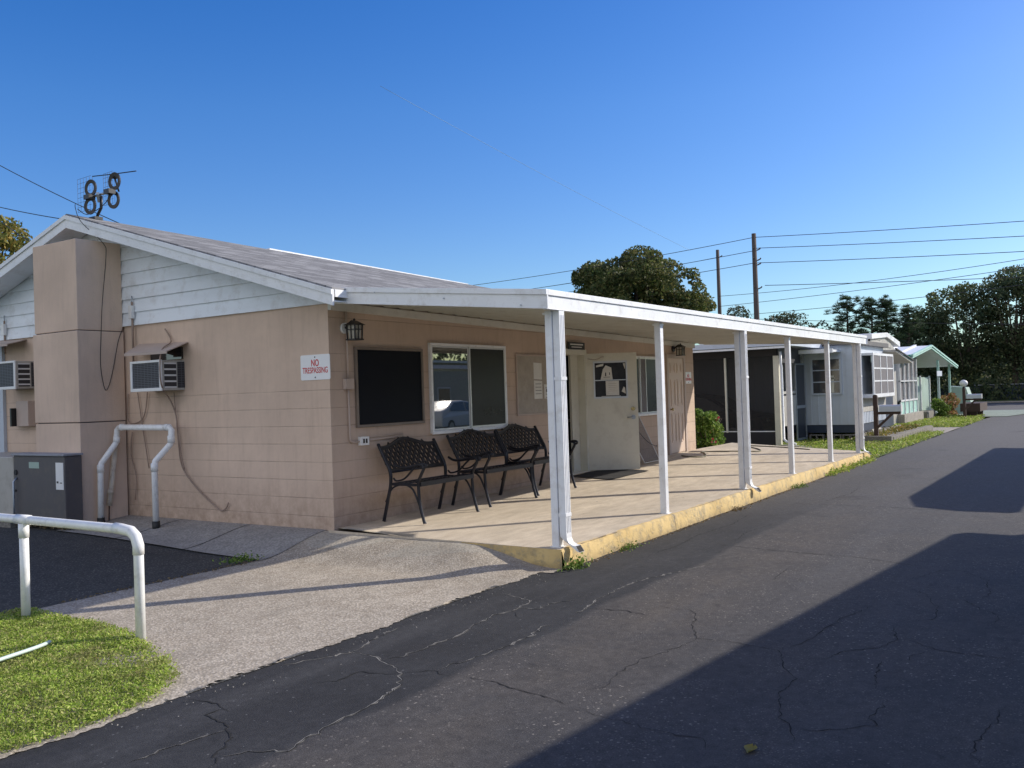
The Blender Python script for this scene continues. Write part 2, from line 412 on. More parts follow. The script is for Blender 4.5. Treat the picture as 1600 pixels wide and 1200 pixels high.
def curb_mat():
    t = NT('worn_yellow_curb'); p = t.pos(); x, y, z = t.xyz(p)
    n = t.noise(p, 5., 8, .7); n2 = t.noise(p, 24., 6, .75); n3 = t.noise(p, 1.2, 4)
    ye = t.ramp(n3, [(.3,(.55,.38,.14)),(.7,(.72,.54,.25))])
    co = t.ramp(n2, [(.3,(.25,.2,.12)),(.7,(.5,.41,.26))])
    w = t.ramp(t.math('ADD', n, t.math('MULTIPLY', n2, .35)), [(.66,0.),(.84,1.)])
    low = t.math('MULTIPLY', t.math('SUBTRACT', 1., t.math('MULTIPLY', t.math('ADD', z, .2), 14.), clamp=True), .8)
    c = t.mix(w, ye, co); c = t.mix(t.math('MULTIPLY', low, n2), c, (.09,.07,.045))
    rr = t.math('FRACT', t.math('DIVIDE', t.math('ADD', x, .6), 3.05)); jt = t.math('LESS_THAN', rr, .005)
    c = t.mix(t.math('MULTIPLY', jt, .8), c, (.05,.04,.03))
    t.col(c); t.rough(.85); t.bump(t.math('ADD', n2, w), .6, .01); return t.mat
M['curb'] = curb_mat()

def soil_mat():
    t = NT('turf_base'); p = t.pos(); n = t.noise(p, 3, 7, .7); n2 = t.noise(p, 25, 5, .7); n3 = t.noise(p, .6, 4)
    c = t.ramp(n, [(.3,(.045,.075,.015)),(.55,(.1,.16,.03)),(.75,(.17,.19,.06))])
    c = t.mix(t.ramp(n2, [(.4,0.),(.7,.5)]), c, (.06,.05,.025)); c = t.mix(t.ramp(n3, [(.5,0.),(.75,.4)]), c, (.2,.17,.08))
    t.col(c); t.rough(1.); t.bump(n2, .8, .03); return t.mat
M['turf'] = soil_mat()

def leaf_mat(name, cols, trans=.3, ns=.7):
    t = NT(name); g = t.n('ShaderNodeNewGeometry'); k = len(cols)
    c = t.ramp(g.outputs['Random Per Island'], [(i/max(1,k-1), cc) for i, cc in enumerate(cols)])
    n = t.noise(g.outputs['Position'], ns, 4); c = t.mix(1., c, t.ramp(n, [(.3,.62),(.7,1.3)]), 'MULTIPLY')
    if ns > 1: c = t.mix(t.ramp(t.noise(g.outputs['Position'], 2.2, 5, .7), [(.56,0.),(.72,.75)]), c, (.36,.3,.15))
    t.col(c); t.rough(.6); t.b.inputs['Specular IOR Level'].default_value = .3
    tr = t.n('ShaderNodeBsdfTranslucent'); t.l(c, tr.inputs[0]); mx = t.n('ShaderNodeMixShader'); mx.inputs[0].default_value = trans
    t.l(t.b.outputs[0], mx.inputs[1]); t.l(tr.outputs[0], mx.inputs[2]); t.l(mx.outputs[0], t.out.inputs[0]); return t.mat
M['blade'] = leaf_mat('lawn_leaf', [(.13,.2,.025),(.24,.35,.045),(.38,.5,.08),(.48,.54,.14),(.48,.42,.2)], .35, 5.)
M['oak'] = leaf_mat('oak_leaf', [(.035,.06,.02),(.07,.1,.028),(.12,.145,.045),(.2,.18,.065),(.11,.13,.04)], .4)
M['wood_leaf'] = leaf_mat('woodland_leaf', [(.045,.07,.036),(.075,.11,.05),(.13,.16,.07),(.2,.2,.1)], .45)
M['pine'] = leaf_mat('pine_needle', [(.03,.06,.03),(.06,.1,.045),(.1,.14,.065)], .3)
M['grey_leaf'] = leaf_mat('greyish_leaf', [(.04,.055,.025),(.07,.085,.04),(.1,.105,.055)], .25)
M['bush'] = leaf_mat('shrub_leaf', [(.04,.09,.015),(.1,.18,.03),(.18,.28,.05),(.3,.38,.1)], .35)
M['yellow_leaf'] = leaf_mat('yellowing_leaf', [(.1,.13,.03),(.22,.2,.05),(.35,.24,.06)], .3)
M['red_leaf'] = leaf_mat('croton_leaf', [(.1,.16,.03),(.3,.2,.07),(.38,.16,.1),(.2,.22,.06)], .3)
M['dry'] = leaf_mat('dry_litter', [(.1,.07,.035),(.22,.16,.08),(.3,.22,.12)], .2)

# ------------------------------------------------------------------ leaf helpers
def leaf_quads(centers, size, n_dir=None, aspect=.55, flat=0., jitter=.35):
    """one small folded quad per centre (n,3); returns V,F"""
    n = len(centers); a = rng.normal(size=(n,3)); a[:,2] *= (1-flat); a /= np.linalg.norm(a, axis=1)[:,None]
    b = rng.normal(size=(n,3)); b -= (a*b).sum(1)[:,None]*a; b /= np.linalg.norm(b, axis=1)[:,None]
    s = size*(1 + jitter*rng.uniform(-1, 1, n))[:,None]
    if isinstance(size, np.ndarray): s = size[:,None]*(1 + jitter*rng.uniform(-1,1,n))[:,None]
    L = a*s; W = b*s*aspect
    V = np.stack([centers - L*.5, centers + W*.5, centers + L*.5, centers - W*.5], 1).reshape(-1, 3)
    F = np.arange(4*n).reshape(n, 4)
    return V, F
def crown_points(clumps, per, shell=.55):
    """clumps: list of (cx,cy,cz,rx,ry,rz)"""
    out = []
    for c in clumps:
        k = int(per*(c[3]*c[4]*c[5])**(2/3.)) + 8
        d = rng.normal(size=(k,3)); d /= np.linalg.norm(d, axis=1)[:,None]
        r = (shell + (1-shell)*rng.random(k))**.6
        out.append(np.array(c[:3]) + d*r[:,None]*np.array(c[3:6]))
    return np.concatenate(out)
def tree(name, loc, H, crown_r, crown_h, mat, label, cat='tree', group=None, nclump=26, per=900, leaf=.22, trunk_r=.2, base=.35, seed=1, drop=None, cl_r=.3):
    rr = random.Random(seed)
    t = thing(name, loc, label, cat, group)
    tr = MB(); top = H - crown_h*.45; lean = (rr.uniform(-.3,.3), rr.uniform(-.3,.3))
    tr.tube([(lean[0]*k/5*k/5, lean[1]*k/5*k/5, top*k/5) for k in range(6)], [trunk_r*(1.25 if k == 0 else 1-.13*k) for k in range(6)], 9)
    clumps = []
    zc = H - crown_h/2
    for i in range(nclump):
        u = rr.uniform(-1, 1); th = i*2.399963 + rr.uniform(-.3,.3); rad = math.sqrt(max(0, 1-u*u))*rr.uniform(.45, .84)
        c = (math.cos(th)*rad*crown_r, math.sin(th)*rad*crown_r, zc + u*crown_h*.42)
        q = crown_r*cl_r*rr.uniform(.7, 1.25)
        if drop and drop(c): continue
        clumps.append((*c, q, q, q*.72))
        if i % 2 == 0:
            z0 = H*base*rr.uniform(.9, 1.2); 
            p0 = Vector((0,0,min(z0, top*.95))); p1 = Vector(c); mid = (p0 + p1)/2 + Vector((0,0,-.12*crown_r))
            tr.tube([p0, mid, p1], [trunk_r*.5, trunk_r*.3, trunk_r*.1], 6)
    for i in range(nclump//2):                                # ragged sprigs that break the outline
        u = rr.uniform(-.5, 1); th = rr.uniform(0, 2*PI); rad = math.sqrt(max(0, 1-u*u))
        c = (math.cos(th)*rad*crown_r, math.sin(th)*rad*crown_r, zc + u*crown_h*.5); q = crown_r*cl_r*.42
        if drop and drop(c): continue
        clumps.append((*c, q, q, q*.8))
    tr.build('trunk', M['bark'], t, local=True)
    P = crown_points(clumps, per)
    V, F = leaf_quads(P, leaf)
    fast_mesh('crown', V, F, M[mat], t)
    return t
def pine(name, loc, H, label, group, seed=1, spread=1.6, per=34):
    rr = random.Random(seed); t = thing(name, loc, label, 'tree', group)
    tr = MB(); tr.tube([(0,0,0),(.1,.05,H*.5),(.05,0,H)], [.18,.12,.03], 7); pts = []; dirs = []
    for i in range(26):
        z = H*(.45 + .55*i/26); L = spread*(1 - .6*(i/26))*rr.uniform(.6,1.1); th = i*2.4
        e = Vector((math.cos(th)*L, math.sin(th)*L, z + L*.35)); tr.tube([(0,0,z), tuple((Vector((0,0,z))+e)/2 + Vector((0,0,-.05))), tuple(e)], [.04,.03,.012], 5)
        for k in range(9):
            f = rr.uniform(.45, 1.05); c = Vector((0,0,z))*(1-f) + e*f + Vector([rr.gauss(0,.16) for _ in range(3)])
            for q in range(per):
                d = Vector([rr.gauss(0,1) for _ in range(3)]); d.normalize(); d.z = abs(d.z)*.8
                pts.append(c + d*.13); dirs.append(d)
    tr.build('trunk', M['bark'], t, local=True)
    P = np.array([tuple(p) for p in pts]); D = np.array([tuple(d) for d in dirs]); n = len(P)
    b = rng.normal(size=(n,3)); b -= (D*b).sum(1)[:,None]*D; b /= np.linalg.norm(b, axis=1)[:,None]
    V = np.stack([P - D*.13 - b*.012, P - D*.13 + b*.012, P + D*.16 + b*.008, P + D*.16 - b*.008], 1).reshape(-1,3)
    fast_mesh('crown', V, np.arange(4*n).reshape(n,4), M['pine'], t)
    return t
def text(parent, name, body, size, loc, rot, mat, sx=1., bold=.0, ext=.0008):
    cu = bpy.data.curves.new(name, 'FONT'); cu.body = body; cu.size = size; cu.align_x = 'CENTER'; cu.align_y = 'CENTER'; cu.extrude = ext; cu.offset = bold
    tmp = bpy.data.objects.new('tmp', cu); COL.objects.link(tmp)
    dg = bpy.context.evaluated_depsgraph_get(); dg.update()
    me = bpy.data.meshes.new_from_object(tmp.evaluated_get(dg)); bpy.data.objects.remove(tmp)
    for v in me.vertices: v.co.x *= sx
    me.materials.clear(); me.materials.append(mat)
    o = bpy.data.objects.new(name, me); COL.objects.link(o); o.parent = parent
    off = Vector((0,0,0)); p = parent
    while p is not None: off += p.location; p = p.parent
    o.location = Vector(loc) - off; o.rotation_euler = rot
    return o
ROT_FRONT = (R(90), 0, 0)            # faces -y
ROT_GABLE = (R(90), 0, R(-90))       # faces -x

# ------------------------------------------------------------------ ground heights
ROAD_Z = -.2
def zwall(x):
    if x < .5: return 0.
    if x < 5.8: return .12*(x-.5)/5.3
    return .12 + min(x-5.8, 5.)*.008
def zslab(x, y):
    a = zwall(x); f = min(1., max(0., -y/2.9)); return a + (-.02 - a)*f
def sstep(t): t = max(0., min(1., t)); return t*t*(3-2*t)
def hgr(x, y):
    base = -.2 + .1*sstep(y/4.)
    d = sstep(1 + x/.95) if x < -.02 else 1.
    if y < -1.9: d *= 1 - sstep((-1.9 - y)/1.0)
    return base + (-.028 - base)*d
def ptnoise(x, y): return math.sin(x*3.1 + 1.3*math.sin(y*2.3))*.5 + math.sin(x*7.7 + y*5.1)*.25

mb = MB()
for (a, b) in [((-600,600),(-600,600))]:
    mb.quad((a[0],b[0],-.34),(a[1],b[0],-.34),(a[1],b[1],-.34),(a[0],b[1],-.34))
structure('ground', mb, M['turf'])
# the lane: near lane plus the cross street beyond it; cracks are part of its mesh
road = MB()
def lane_edge(x): return -2.99 + (-.0)*x + .02*math.sin(x*1.7) + .015*math.sin(x*5.3) if x > .05 else -2.5
N = 260
xs = [-14 + 58*i/N for i in range(N+1)]
base = len(road.v)
for x in xs:
    yl = lane_edge(x); yl2 = yl if x > .05 or x < -.25 else yl
    road.v.append((x, yl2, ROAD_Z)); road.v.append((x, -9.2, ROAD_Z))
for i in range(N):
    a = base + 2*i; road.f.append((a+1, a+3, a+2, a)); road.m.append(0); road.smooth.append(False)
road.quad((44,-70,ROAD_Z),(64,-70,ROAD_Z),(58,40,ROAD_Z),(44,40,ROAD_Z))
CR = [
[(-4.13,-2.91),(-4.11,-3.11),(-4.16,-3.3)],[(-4.16,-3.3),(-4.16,-3.23),(-4.25,-3.23),(-4.3,-3.44),(-4.41,-3.62),(-4.59,-3.72),(-4.6,-3.77),(-4.7,-3.82)],
[(-4.86,-3.45),(-4.71,-3.45),(-4.57,-3.47),(-4.35,-3.51)],
[(-4.6,-3.77),(-4.51,-3.8),(-4.39,-3.99),(-4.27,-3.96),(-4.06,-3.93),(-3.85,-3.93),(-3.7,-3.91),(-3.42,-3.84),(-3.23,-3.7),(-3.12,-3.55),(-3.09,-3.43),(-3.02,-3.3),(-3.02,-3.11),(-3.23,-3.01),(-3.44,-2.91)],
[(-3.01,-3.12),(-2.75,-3.03),(-2.41,-2.98)],
[(-3.06,-3.41),(-2.96,-3.48),(-2.68,-3.48),(-2.4,-3.5),(-2.1,-3.43),(-1.81,-3.39),(-1.63,-3.45),(-1.3,-3.41),(-1.28,-3.33),(-1.15,-3.02)],
[(-1.63,-3.45),(-1.74,-3.54),(-1.82,-3.65)],[(-1.56,-3.41),(-1.5,-3.59),(-1.32,-3.59),(-1.11,-3.69)],[(-3.22,-3.69),(-3.08,-3.87),(-3.14,-3.99)],
[(-3.06,-3.86),(-2.96,-3.84),(-2.82,-3.9),(-2.6,-3.92),(-2.37,-3.94),(-2.14,-3.95),(-1.93,-3.88),(-1.86,-3.93)],
[(-3.1,-4.1),(-3.1,-4.26),(-3.15,-4.45),(-3.17,-4.62),(-3.23,-4.81)],[(-3.63,-3.33),(-3.51,-3.44),(-3.33,-3.45),(-3.24,-3.68)],
[(-1.49,-3.91),(-1.26,-3.89),(-1.07,-3.85),(-.7,-3.83),(-.47,-3.82),(-.13,-3.86),(.27,-4.01),(.76,-4.14)],[(-1.26,-3.89),(-1.31,-3.99),(-1.26,-4.2),(-1.34,-4.42)],
[(-1.05,-4.33),(-1.06,-4.61),(-1.12,-4.7),(-1.5,-4.82),(-1.75,-4.95),(-1.72,-5.15),(-1.79,-5.51),(-2.06,-5.61),(-2.28,-5.75),(-2.53,-5.73),(-2.73,-5.81),(-2.92,-5.85),(-3.02,-5.94),(-3.18,-5.99)],
[(-1.75,-4.95),(-1.98,-4.93),(-2.29,-4.84),(-2.52,-4.82),(-2.72,-4.84),(-2.87,-4.88),(-3.01,-4.81)],[(-1.76,-5.5),(-1.5,-5.6),(-1.19,-5.61),(-.74,-5.67),(-.33,-5.77)],
[(-3.02,-5.94),(-2.97,-6.1),(-2.79,-6.28),(-2.69,-6.23),(-2.41,-6.25)],[(-1.92,-5.67),(-1.81,-5.8),(-1.62,-5.85),(-1.42,-6.04),(-1.22,-6.08),(-.88,-5.99)],
[(-1.22,-6.08),(-1.22,-6.17),(-1.35,-6.32),(-1.36,-6.5),(-1.38,-6.79)],[(-1.69,-6.22),(-1.57,-6.21),(-1.41,-6.29)],[(-1.7,-6.07),(-2.25,-6.16)],
[(.31,-5.91),(.16,-6.05),(-.07,-6.11),(-.27,-6.18),(-.57,-6.2),(-.73,-6.08)],[(.07,-6.09),(.07,-6.3),(-.15,-6.43),(-.3,-6.58),(-.57,-6.56)],
[(.69,-5.84),(1.16,-5.99),(1.21,-6.16),(.92,-6.36),(.4,-6.45),(.17,-6.4)],[(-2.25,-6.76),(-2.43,-6.76),(-2.59,-6.73),(-2.84,-6.7),(-2.98,-6.7),(-3.06,-6.74)],
[(-3.22,-4.88),(-3.31,-5.02),(-3.32,-5.25),(-3.35,-5.31),(-3.35,-5.62),(-3.46,-5.68)],[(1.69,-3.76),(1.64,-4.1),(1.54,-4.69),(1.52,-5.22),(1.29,-5.79)],
[(.18,-4.85),(.42,-4.82),(.82,-4.8)],[(.9,-3.4),(1.5,-3.45),(2.2,-3.38),(3.1,-3.45),(4.0,-3.36)],[(5.2,-3.5),(5.25,-4.4),(5.1,-5.6),(5.2,-7.)],[(1.9,-3.9),(2.6,-3.8),(3.3,-3.88)],
[(9.,-3.5),(9.1,-4.8),(8.9,-6.2)],[(14.,-3.4),(14.1,-5.),(14.,-7.)],[(5.6,-3.9),(6.6,-4.),(7.4,-3.95)]]
LIGHT = {2,3,4,5,7,9,12}
def add_crack(pts, light):
    thin = .62 if pts[0][1] < -4.2 else 1.
    rr = random.Random(int(abs(pts[0][0]*977 + pts[0][1]*331))); P = []
    for a, b in zip(pts[:-1], pts[1:]):
        L = math.dist(a, b); k = max(2, int(L/.035))
        for i in range(k):
            f = i/k; P.append((a[0]*(1-f) + b[0]*f + rr.gauss(0,.009), a[1]*(1-f) + b[1]*f + rr.gauss(0,.009)))
    P.append(pts[-1]); n = len(P)
    def strip(wf, dz, mi, ox=0.):
        b0 = len(road.v)
        for i, p in enumerate(P):
            q = P[min(i+1, n-1)]; o = P[max(i-1, 0)]; dx, dy = q[0]-o[0], q[1]-o[1]; L = math.hypot(dx, dy) or 1
            nx, ny = -dy/L, dx/L; w = wf(i)
            road.v.append((p[0] + nx*(w+ox), p[1] + ny*(w+ox), ROAD_Z+dz)); road.v.append((p[0] - nx*(w-ox), p[1] - ny*(w-ox), ROAD_Z+dz))
        for i in range(n-1):
            a = b0 + 2*i; road.f.append((a, a+1, a+3, a+2)); road.m.append(mi); road.smooth.append(False)
    end = lambda i: min(1., (i+1)/5, (n-i)/5)
    if light: strip(lambda i: (.003 + .009*rr.random()**1.5)*end(i), .0015, 2, .003)
    strip(lambda i: thin*(.0018 + .0035*rr.random()**2*(1.6 if not light else .8))*end(i), .0025, 1)
for i, c in enumerate(CR): add_crack(c, i in LIGHT)
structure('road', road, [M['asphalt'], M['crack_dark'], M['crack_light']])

# driveway apron (exposed aggregate) between lawn island and porch, the darker lot behind it, walkway along the gable
def patch(name, x0, x1, y0, y1, nx, ny, mat, dz=0., edge=None):
    m = MB()
    def fn(u, v):
        x = x0 + (x1-x0)*u; y = y0 + (y1-y0)*v
        if edge: x, y = edge(x, y, u, v)
        return (x, y, hgr(x, y) + dz + .0012*ptnoise(x*.7, y*.7))
    m.grid(fn, nx, ny); return structure(name, m, mat)
patch('parking_lot', -14, .2, .1, 14, 60, 50, M['lot'], -.008)
patch('driveway', -6.2, .02, -2.98, .14, 260, 50, M['drive'], .0045, lambda x, y, u, v: (x, y if v > .025 else (-2.85 + .03*math.sin(x*3)+.012*math.sin(x*11)+.01*math.sin(x*37)+.008*math.sin(x*83) if x < -.3 else -2.99)))
# smooth trowelled ramp beside the slab
def ramp_fn(u, v):
    y = -2.55 + 2.75*v; x = -.02 - u*(.86 - .5*sstep((-1.3-y)/1.1)*1. + .05*math.sin(y*4))
    return (x, y, hgr(x, y) + .006 + .003*ptnoise(x, y) - .008*u**3)
structure('ramp', MB().grid(ramp_fn, 16, 30), M['apron'])
mb = MB()
def walk_fn(u, v):
    y = .1 + 3.8*v; x = -.005 - .95*u
    return (x, y, hgr(x, y) + .012 + .004*ptnoise(x, y))
for k in range(3):                      # three poured bays with open joints
    mb.grid(lambda u, v, k=k: walk_fn(u, (k + .008 + v*.984)/3), 10, 8)
structure('walkway', mb, M['walk'])

# porch slab and its painted kerb
mb = MB()
XL, XR = -.09, 12.75
def slabfn(u, v):
    x = XL + (XR-XL)*u; y = -2.9*(1-v)
    if x < .1: x = XL + .25*sstep((y+1.2)/1.2)*(1 - u*40 if u*40 < 1 else 0)
    return (x, y, zslab(x, y) + .0015*ptnoise(x*.4, y))
mb.grid(slabfn, 100, 16, 0)
mb.grid(lambda u, v: (XL+(XR-XL)*u, -2.9-.07*v, -.0195), 60, 1, 0)
mb.quad((XL,-2.9,-.02),(XL,-2.9,-.33),(XL,0,-.33),(XL,0,0))
mb.quad((10.6,0,zwall(10.6)),(XR,0,zwall(XR)-.02),(XR,.55,.02),(10.6,.7,.1))
structure('porch_slab', mb, M['slab'])
mb = MB(); rr = random.Random(5)
n = 330; prof = []
for i in range(n+1):
    x = XL - .01 + (XR + .02 - XL)*i/n; z = -.02
    ch = .012*max(0, ptnoise(x*9, 2) - .1) + .008*rr.random()
    yb = -2.99 + .012*math.sin(x*2.2)
    prof.append([(x, -2.95 + .012*math.sin(x*6)+.008*math.sin(x*23), z+.0035), (x, yb + .018 + ch, z+.002), (x, yb + .002 + ch*.6, z - .016 - ch*.5), (x, yb - .008, -.12), (x, yb - .018 - .012*rr.random(), -.215)])
b0 = len(mb.v)
for p in prof: mb.v += p
for i in range(n):
    for k in range(4):
        a = b0 + i*5 + k; mb.f.append((a, a+1, a+6, a+5)); mb.m.append(0); mb.smooth.append(True)
x = XL - .012
mb.grid(lambda u, v: (x - .004*math.sin(u*30), -2.98 + 1.15*u, -.018 - .19*v*(1 - .0*u)), 14, 3)
mb.quad((XR+.01,-2.99,-.02),(XR+.01,-2.0,-.02),(XR+.01,-2.0,-.3),(XR+.01,-2.99,-.3))
structure('kerb', mb, M['curb'])

# ------------------------------------------------------------------ turf
ISL = [(-3.37,.1),(-3.39,-.7),(-3.5,-1.5),(-3.72,-2.15),(-3.98,-2.6),(-4.25,-2.78),(-4.65,-2.83),(-5.1,-2.82),(-6.,-2.82),(-9,-2.84),(-9,.1)]
def inpoly(P, poly):
    x, y = P[:,0], P[:,1]; c = np.zeros(len(P), bool); j = len(poly)-1
    for i in range(len(poly)):
        xi, yi = poly[i]; xj, yj = poly[j]
        c ^= ((yi > y) != (yj > y)) & (x < (xj-xi)*(y-yi)/(yj-yi+1e-12) + xi); j = i
    return c
mb = MB(); cz = -.198
mb.add([(p[0], p[1], -.205) for p in ISL] + [((p[0]+6)*.93-6, (p[1]+1.3)*.93-1.3, cz) for p in ISL], [(i, (i+1) % 11, 11+(i+1) % 11, 11+i) for i in range(11)] + [tuple(range(11, 22))])
structure('lawn_island', mb, M['turf'])
def turf(name, poly, zf, dens, size, mat, bounds, edge_w=.05, keep=None):
    x0, x1, y0, y1 = bounds; n = int((x1-x0)*(y1-y0)*dens); P = np.stack([rng.uniform(x0, x1, n), rng.uniform(y0, y1, n)], 1)
    w = P + rng.normal(size=P.shape)*edge_w*.5; P = P[inpoly(w, poly)]
    if keep is not None: P = P[keep(P)]
    z = zf(P[:,0], P[:,1]); hh = rng.random(len(P))
    C = np.concatenate([P, (z + hh*size*1.3)[:,None]], 1)
    a = rng.normal(size=(len(C),3)); a[:,2] = np.abs(a[:,2])*.9; a /= np.linalg.norm(a, axis=1)[:,None]
    b = rng.normal(size=(len(C),3)); b -= (a*b).sum(1)[:,None]*a; b /= np.linalg.norm(b, axis=1)[:,None]
    s = (size*rng.uniform(.6, 1.4, len(C)))[:,None]
    V = np.stack([C - a*s*.5, C + b*s*.2, C + a*s*.5, C - b*s*.2], 1).reshape(-1, 3)
    return fast_mesh(name, V, np.arange(len(V)).reshape(-1,4), mat)
o = turf('grass', ISL, lambda x, y: np.full_like(x, -.178) + .015*np.sin(x*3)*np.sin(y*4), 19000, .021, M['blade'], (-6.6,-3.2,-2.95,.15),
         keep=lambda P: ~((np.hypot(P[:,0]+3.85, P[:,1]+1.95) < .22) & (rng.random(len(P)) < .6)))
tag(o, 'short leafy green lawn on the rounded island at lower left', 'grass', kind='stuff')
# verge of the next plots
VER = [(12.75,.55),(12.75,-2.0),(12.9,-3.02),(23.2,-2.98),(22.2,-1.0),(22.2,1.2),(12.2,1.2)]
VER2 = [(26.6,-2.96),(33.2,-3.0),(36.2,-2.6),(36.,-.6),(26.4,-.6)]
mb = MB(); mb.add([(p[0], p[1], -.188) for p in VER], [tuple(range(len(VER)))]); mb.add([(p[0], p[1], -.188) for p in VER2], [tuple(range(len(VER2)))][::1])
mb.quad((12,1.2,-.19),(60,1.2,-.19),(60,40,-.19),(12,40,-.19))
mb.quad((66,-70,-.16),(140,-70,-.16),(140,90,-.16),(60,90,-.16))
mb.quad((-14,-9.15,-.19),(-14,-60,-.19),(43,-60,-.19),(43,-9.15,-.19))
structure('verge', mb, M['turf'])
V1 = turf('verge_grass', VER, lambda x, y: np.full_like(x, -.18), 620, .06, M['blade'], (12.5,23.3,-3.1,.6), .08)
tag(V1, 'bright green grass between the porch end and the trailers', 'grass', kind='stuff')
V2 = turf('far_verge_grass', VER2, lambda x, y: np.full_like(x, -.18), 420, .08, M['blade'], (26.4,36.4,-3.1,-.5), .1)
tag(V2, 'green grass strip beside the lane beyond the concrete pad', 'grass', kind='stuff')
mb = MB(); mb.quad((23.1,-3.0,-.183),(26.7,-3.0,-.183),(26.9,-.5,-.183),(22.4,-.5,-.183)); structure('concrete_pad', mb, M['pad'])
mb = MB(); mb.quad((35.9,-3.6,-.18),(44.5,-5.2,-.18),(44.5,1.,-.18),(35.9,1.,-.18)); structure('green_pad', mb, M['pad_green'])
# weeds and litter at the kerb foot
def tuft(name, x, y, z, r, n, label, mat='bush', size=.035, h=.1, group='weeds growing along the paving edges'):
    P = np.stack([rng.normal(0, r, n), rng.normal(0, r*.5, n), np.abs(rng.normal(0, h*.5, n))], 1)
    V, F = leaf_quads(P, size); t = thing(name, (x, y, z), label, 'weed', group); fast_mesh('foliage', V, F, M[mat], t); return t
tuft('weed', .02, -3.05, -.2, .09, 260, 'weed clump at the near corner of the yellow kerb', h=.09)
tuft('weed', 1.15, -3.05, -.2, .1, 170, 'small weed clump below the kerb just past the near downspout', size=.025, h=.05)
tuft('weed', 4.4, -3.06, -.2, .12, 130, 'dry brown litter under the kerb at the third post', 'dry', .03, .03)
tuft('weed', 7.2, -3.07, -.2, .14, 150, 'weed clump under the kerb near the fourth post', size=.03, h=.06)
tuft('weed', -1.15, .2, -.17, .12, 190, 'green weed in the paving joint left of the wall corner', size=.03, h=.05)
for k, (a, b, nn) in enumerate([(9.1,12.7,900)]):
    P = np.stack([rng.uniform(a, b, nn), -3.05 + rng.normal(0,.05,nn) - .0*rng.random(nn), -.2 + np.abs(rng.normal(0,.05,nn))], 1)
    V, F = leaf_quads(P, .05); tag(fast_mesh('kerb_grass', V, F, M['blade']), 'ragged strip of grass along the far end of the kerb', 'grass', kind='stuff')
nn = 700; P = np.stack([rng.uniform(.1, 9, nn), -3.03 - np.abs(rng.normal(0,.03,nn)), np.full(nn, -.195)], 1); V, F = leaf_quads(P, .022, flat=.8)
tag(fast_mesh('leaf_litter', V, F, M['dry']), 'brown litter gathered along the foot of the kerb', 'litter', kind='stuff')
nn = 260; P = np.stack([rng.uniform(-3.1, -.3, nn), .13 + .03*rng.normal(size=nn), np.full(nn, -.185)], 1); V, F = leaf_quads(P, .022, flat=.7)
tag(fast_mesh('joint_moss', V, F, M['dry']), 'dry moss and grit in the joint between driveway and dark lot', 'litter', kind='stuff')
nn = 420; P = np.stack([rng.uniform(-.95, -.75, nn), rng.uniform(3.7, 5.2, nn), -.08 + .06*rng.random(nn)], 1); V, F = leaf_quads(P, .05, flat=.3)
tag(fast_mesh('dead_weeds', V, F, M['dry']), 'dead weeds at the foot of the dark grey air conditioning cabinet', 'litter', kind='stuff')
nn = 260; u = rng.uniform(-4.6, -.2, nn); P = np.stack([u, -2.86 - np.abs(rng.normal(0, .14, nn)), np.full(nn, -.193)], 1); V, F = leaf_quads(P, .009, aspect=.8, flat=.3)
tag(fast_mesh('loose_grit', V, F, M['terra']), 'loose stone grit spilling from the driveway edge onto the asphalt', 'grit', kind='stuff')
nn = 900; P = np.stack([rng.uniform(-5.6, -3.3, nn), rng.uniform(-2.95, .1, nn), np.full(nn, -.172)], 1); P = P[inpoly(P, ISL)]; V, F = leaf_quads(P, .035, aspect=.12, flat=.7)
tag(fast_mesh('dead_grass', V, F, M['dry']), 'dry straw blades scattered through the lawn', 'grass', kind='stuff')
# fallen leaf on the road
mb = MB(); mb.grid(lambda u, v: (-3.42 + .09*u*(1), -5.86 + .06*(v-.5)*math.sin(PI*max(.05,min(.95,u))), -.194 + .012*(2*v-1)**2), 8, 4)
tag(mb.build('fallen_leaf', M['yellow_leaf']), 'single dry leaf lying on the shaded road', 'leaf')

# ------------------------------------------------------------------ the clubhouse
XE = 10.6; RY, RZ = 4.35, 4.05; EZ = 2.63; SL = (RZ-EZ)/(RY+.45); BX = -.43
house = thing('clubhouse', (0,0,0), 'low tan painted block clubhouse with white gable siding and grey shingle roof', 'building')
def roofz(y): return RZ - SL*abs(y-RY)
mb = MB()
W2 = 8.7
def wallbox(x0, x1, z0, z1): mb.box(x0, x1, 0, .2, z0, z1)
OX0, OX1, OZ = 5.0, 5.89, 2.08
wallbox(0, OX0, -.3, 2.6); wallbox(OX0, OX1, OZ, 2.6); wallbox(OX1, XE, -.3, 2.6)
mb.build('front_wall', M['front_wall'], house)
mb = MB(); mb.box(-.001, .2, .001, W2, -.3, 2.52); mb.build('gable_wall', M['gable_wall'], house)
mb = MB(); mb.box(.3, XE, W2-.2, W2, -.3, 2.6); mb.box(XE-.2, XE-.001, .201, W2-.2, -.3, 2.6)
mb.add([(XE-.1,0,2.6),(XE-.1,W2,2.6),(XE-.1,RY,RZ-.4)], [(0,1,2)]); mb.build('rear_wall', M['front_wall'], house)
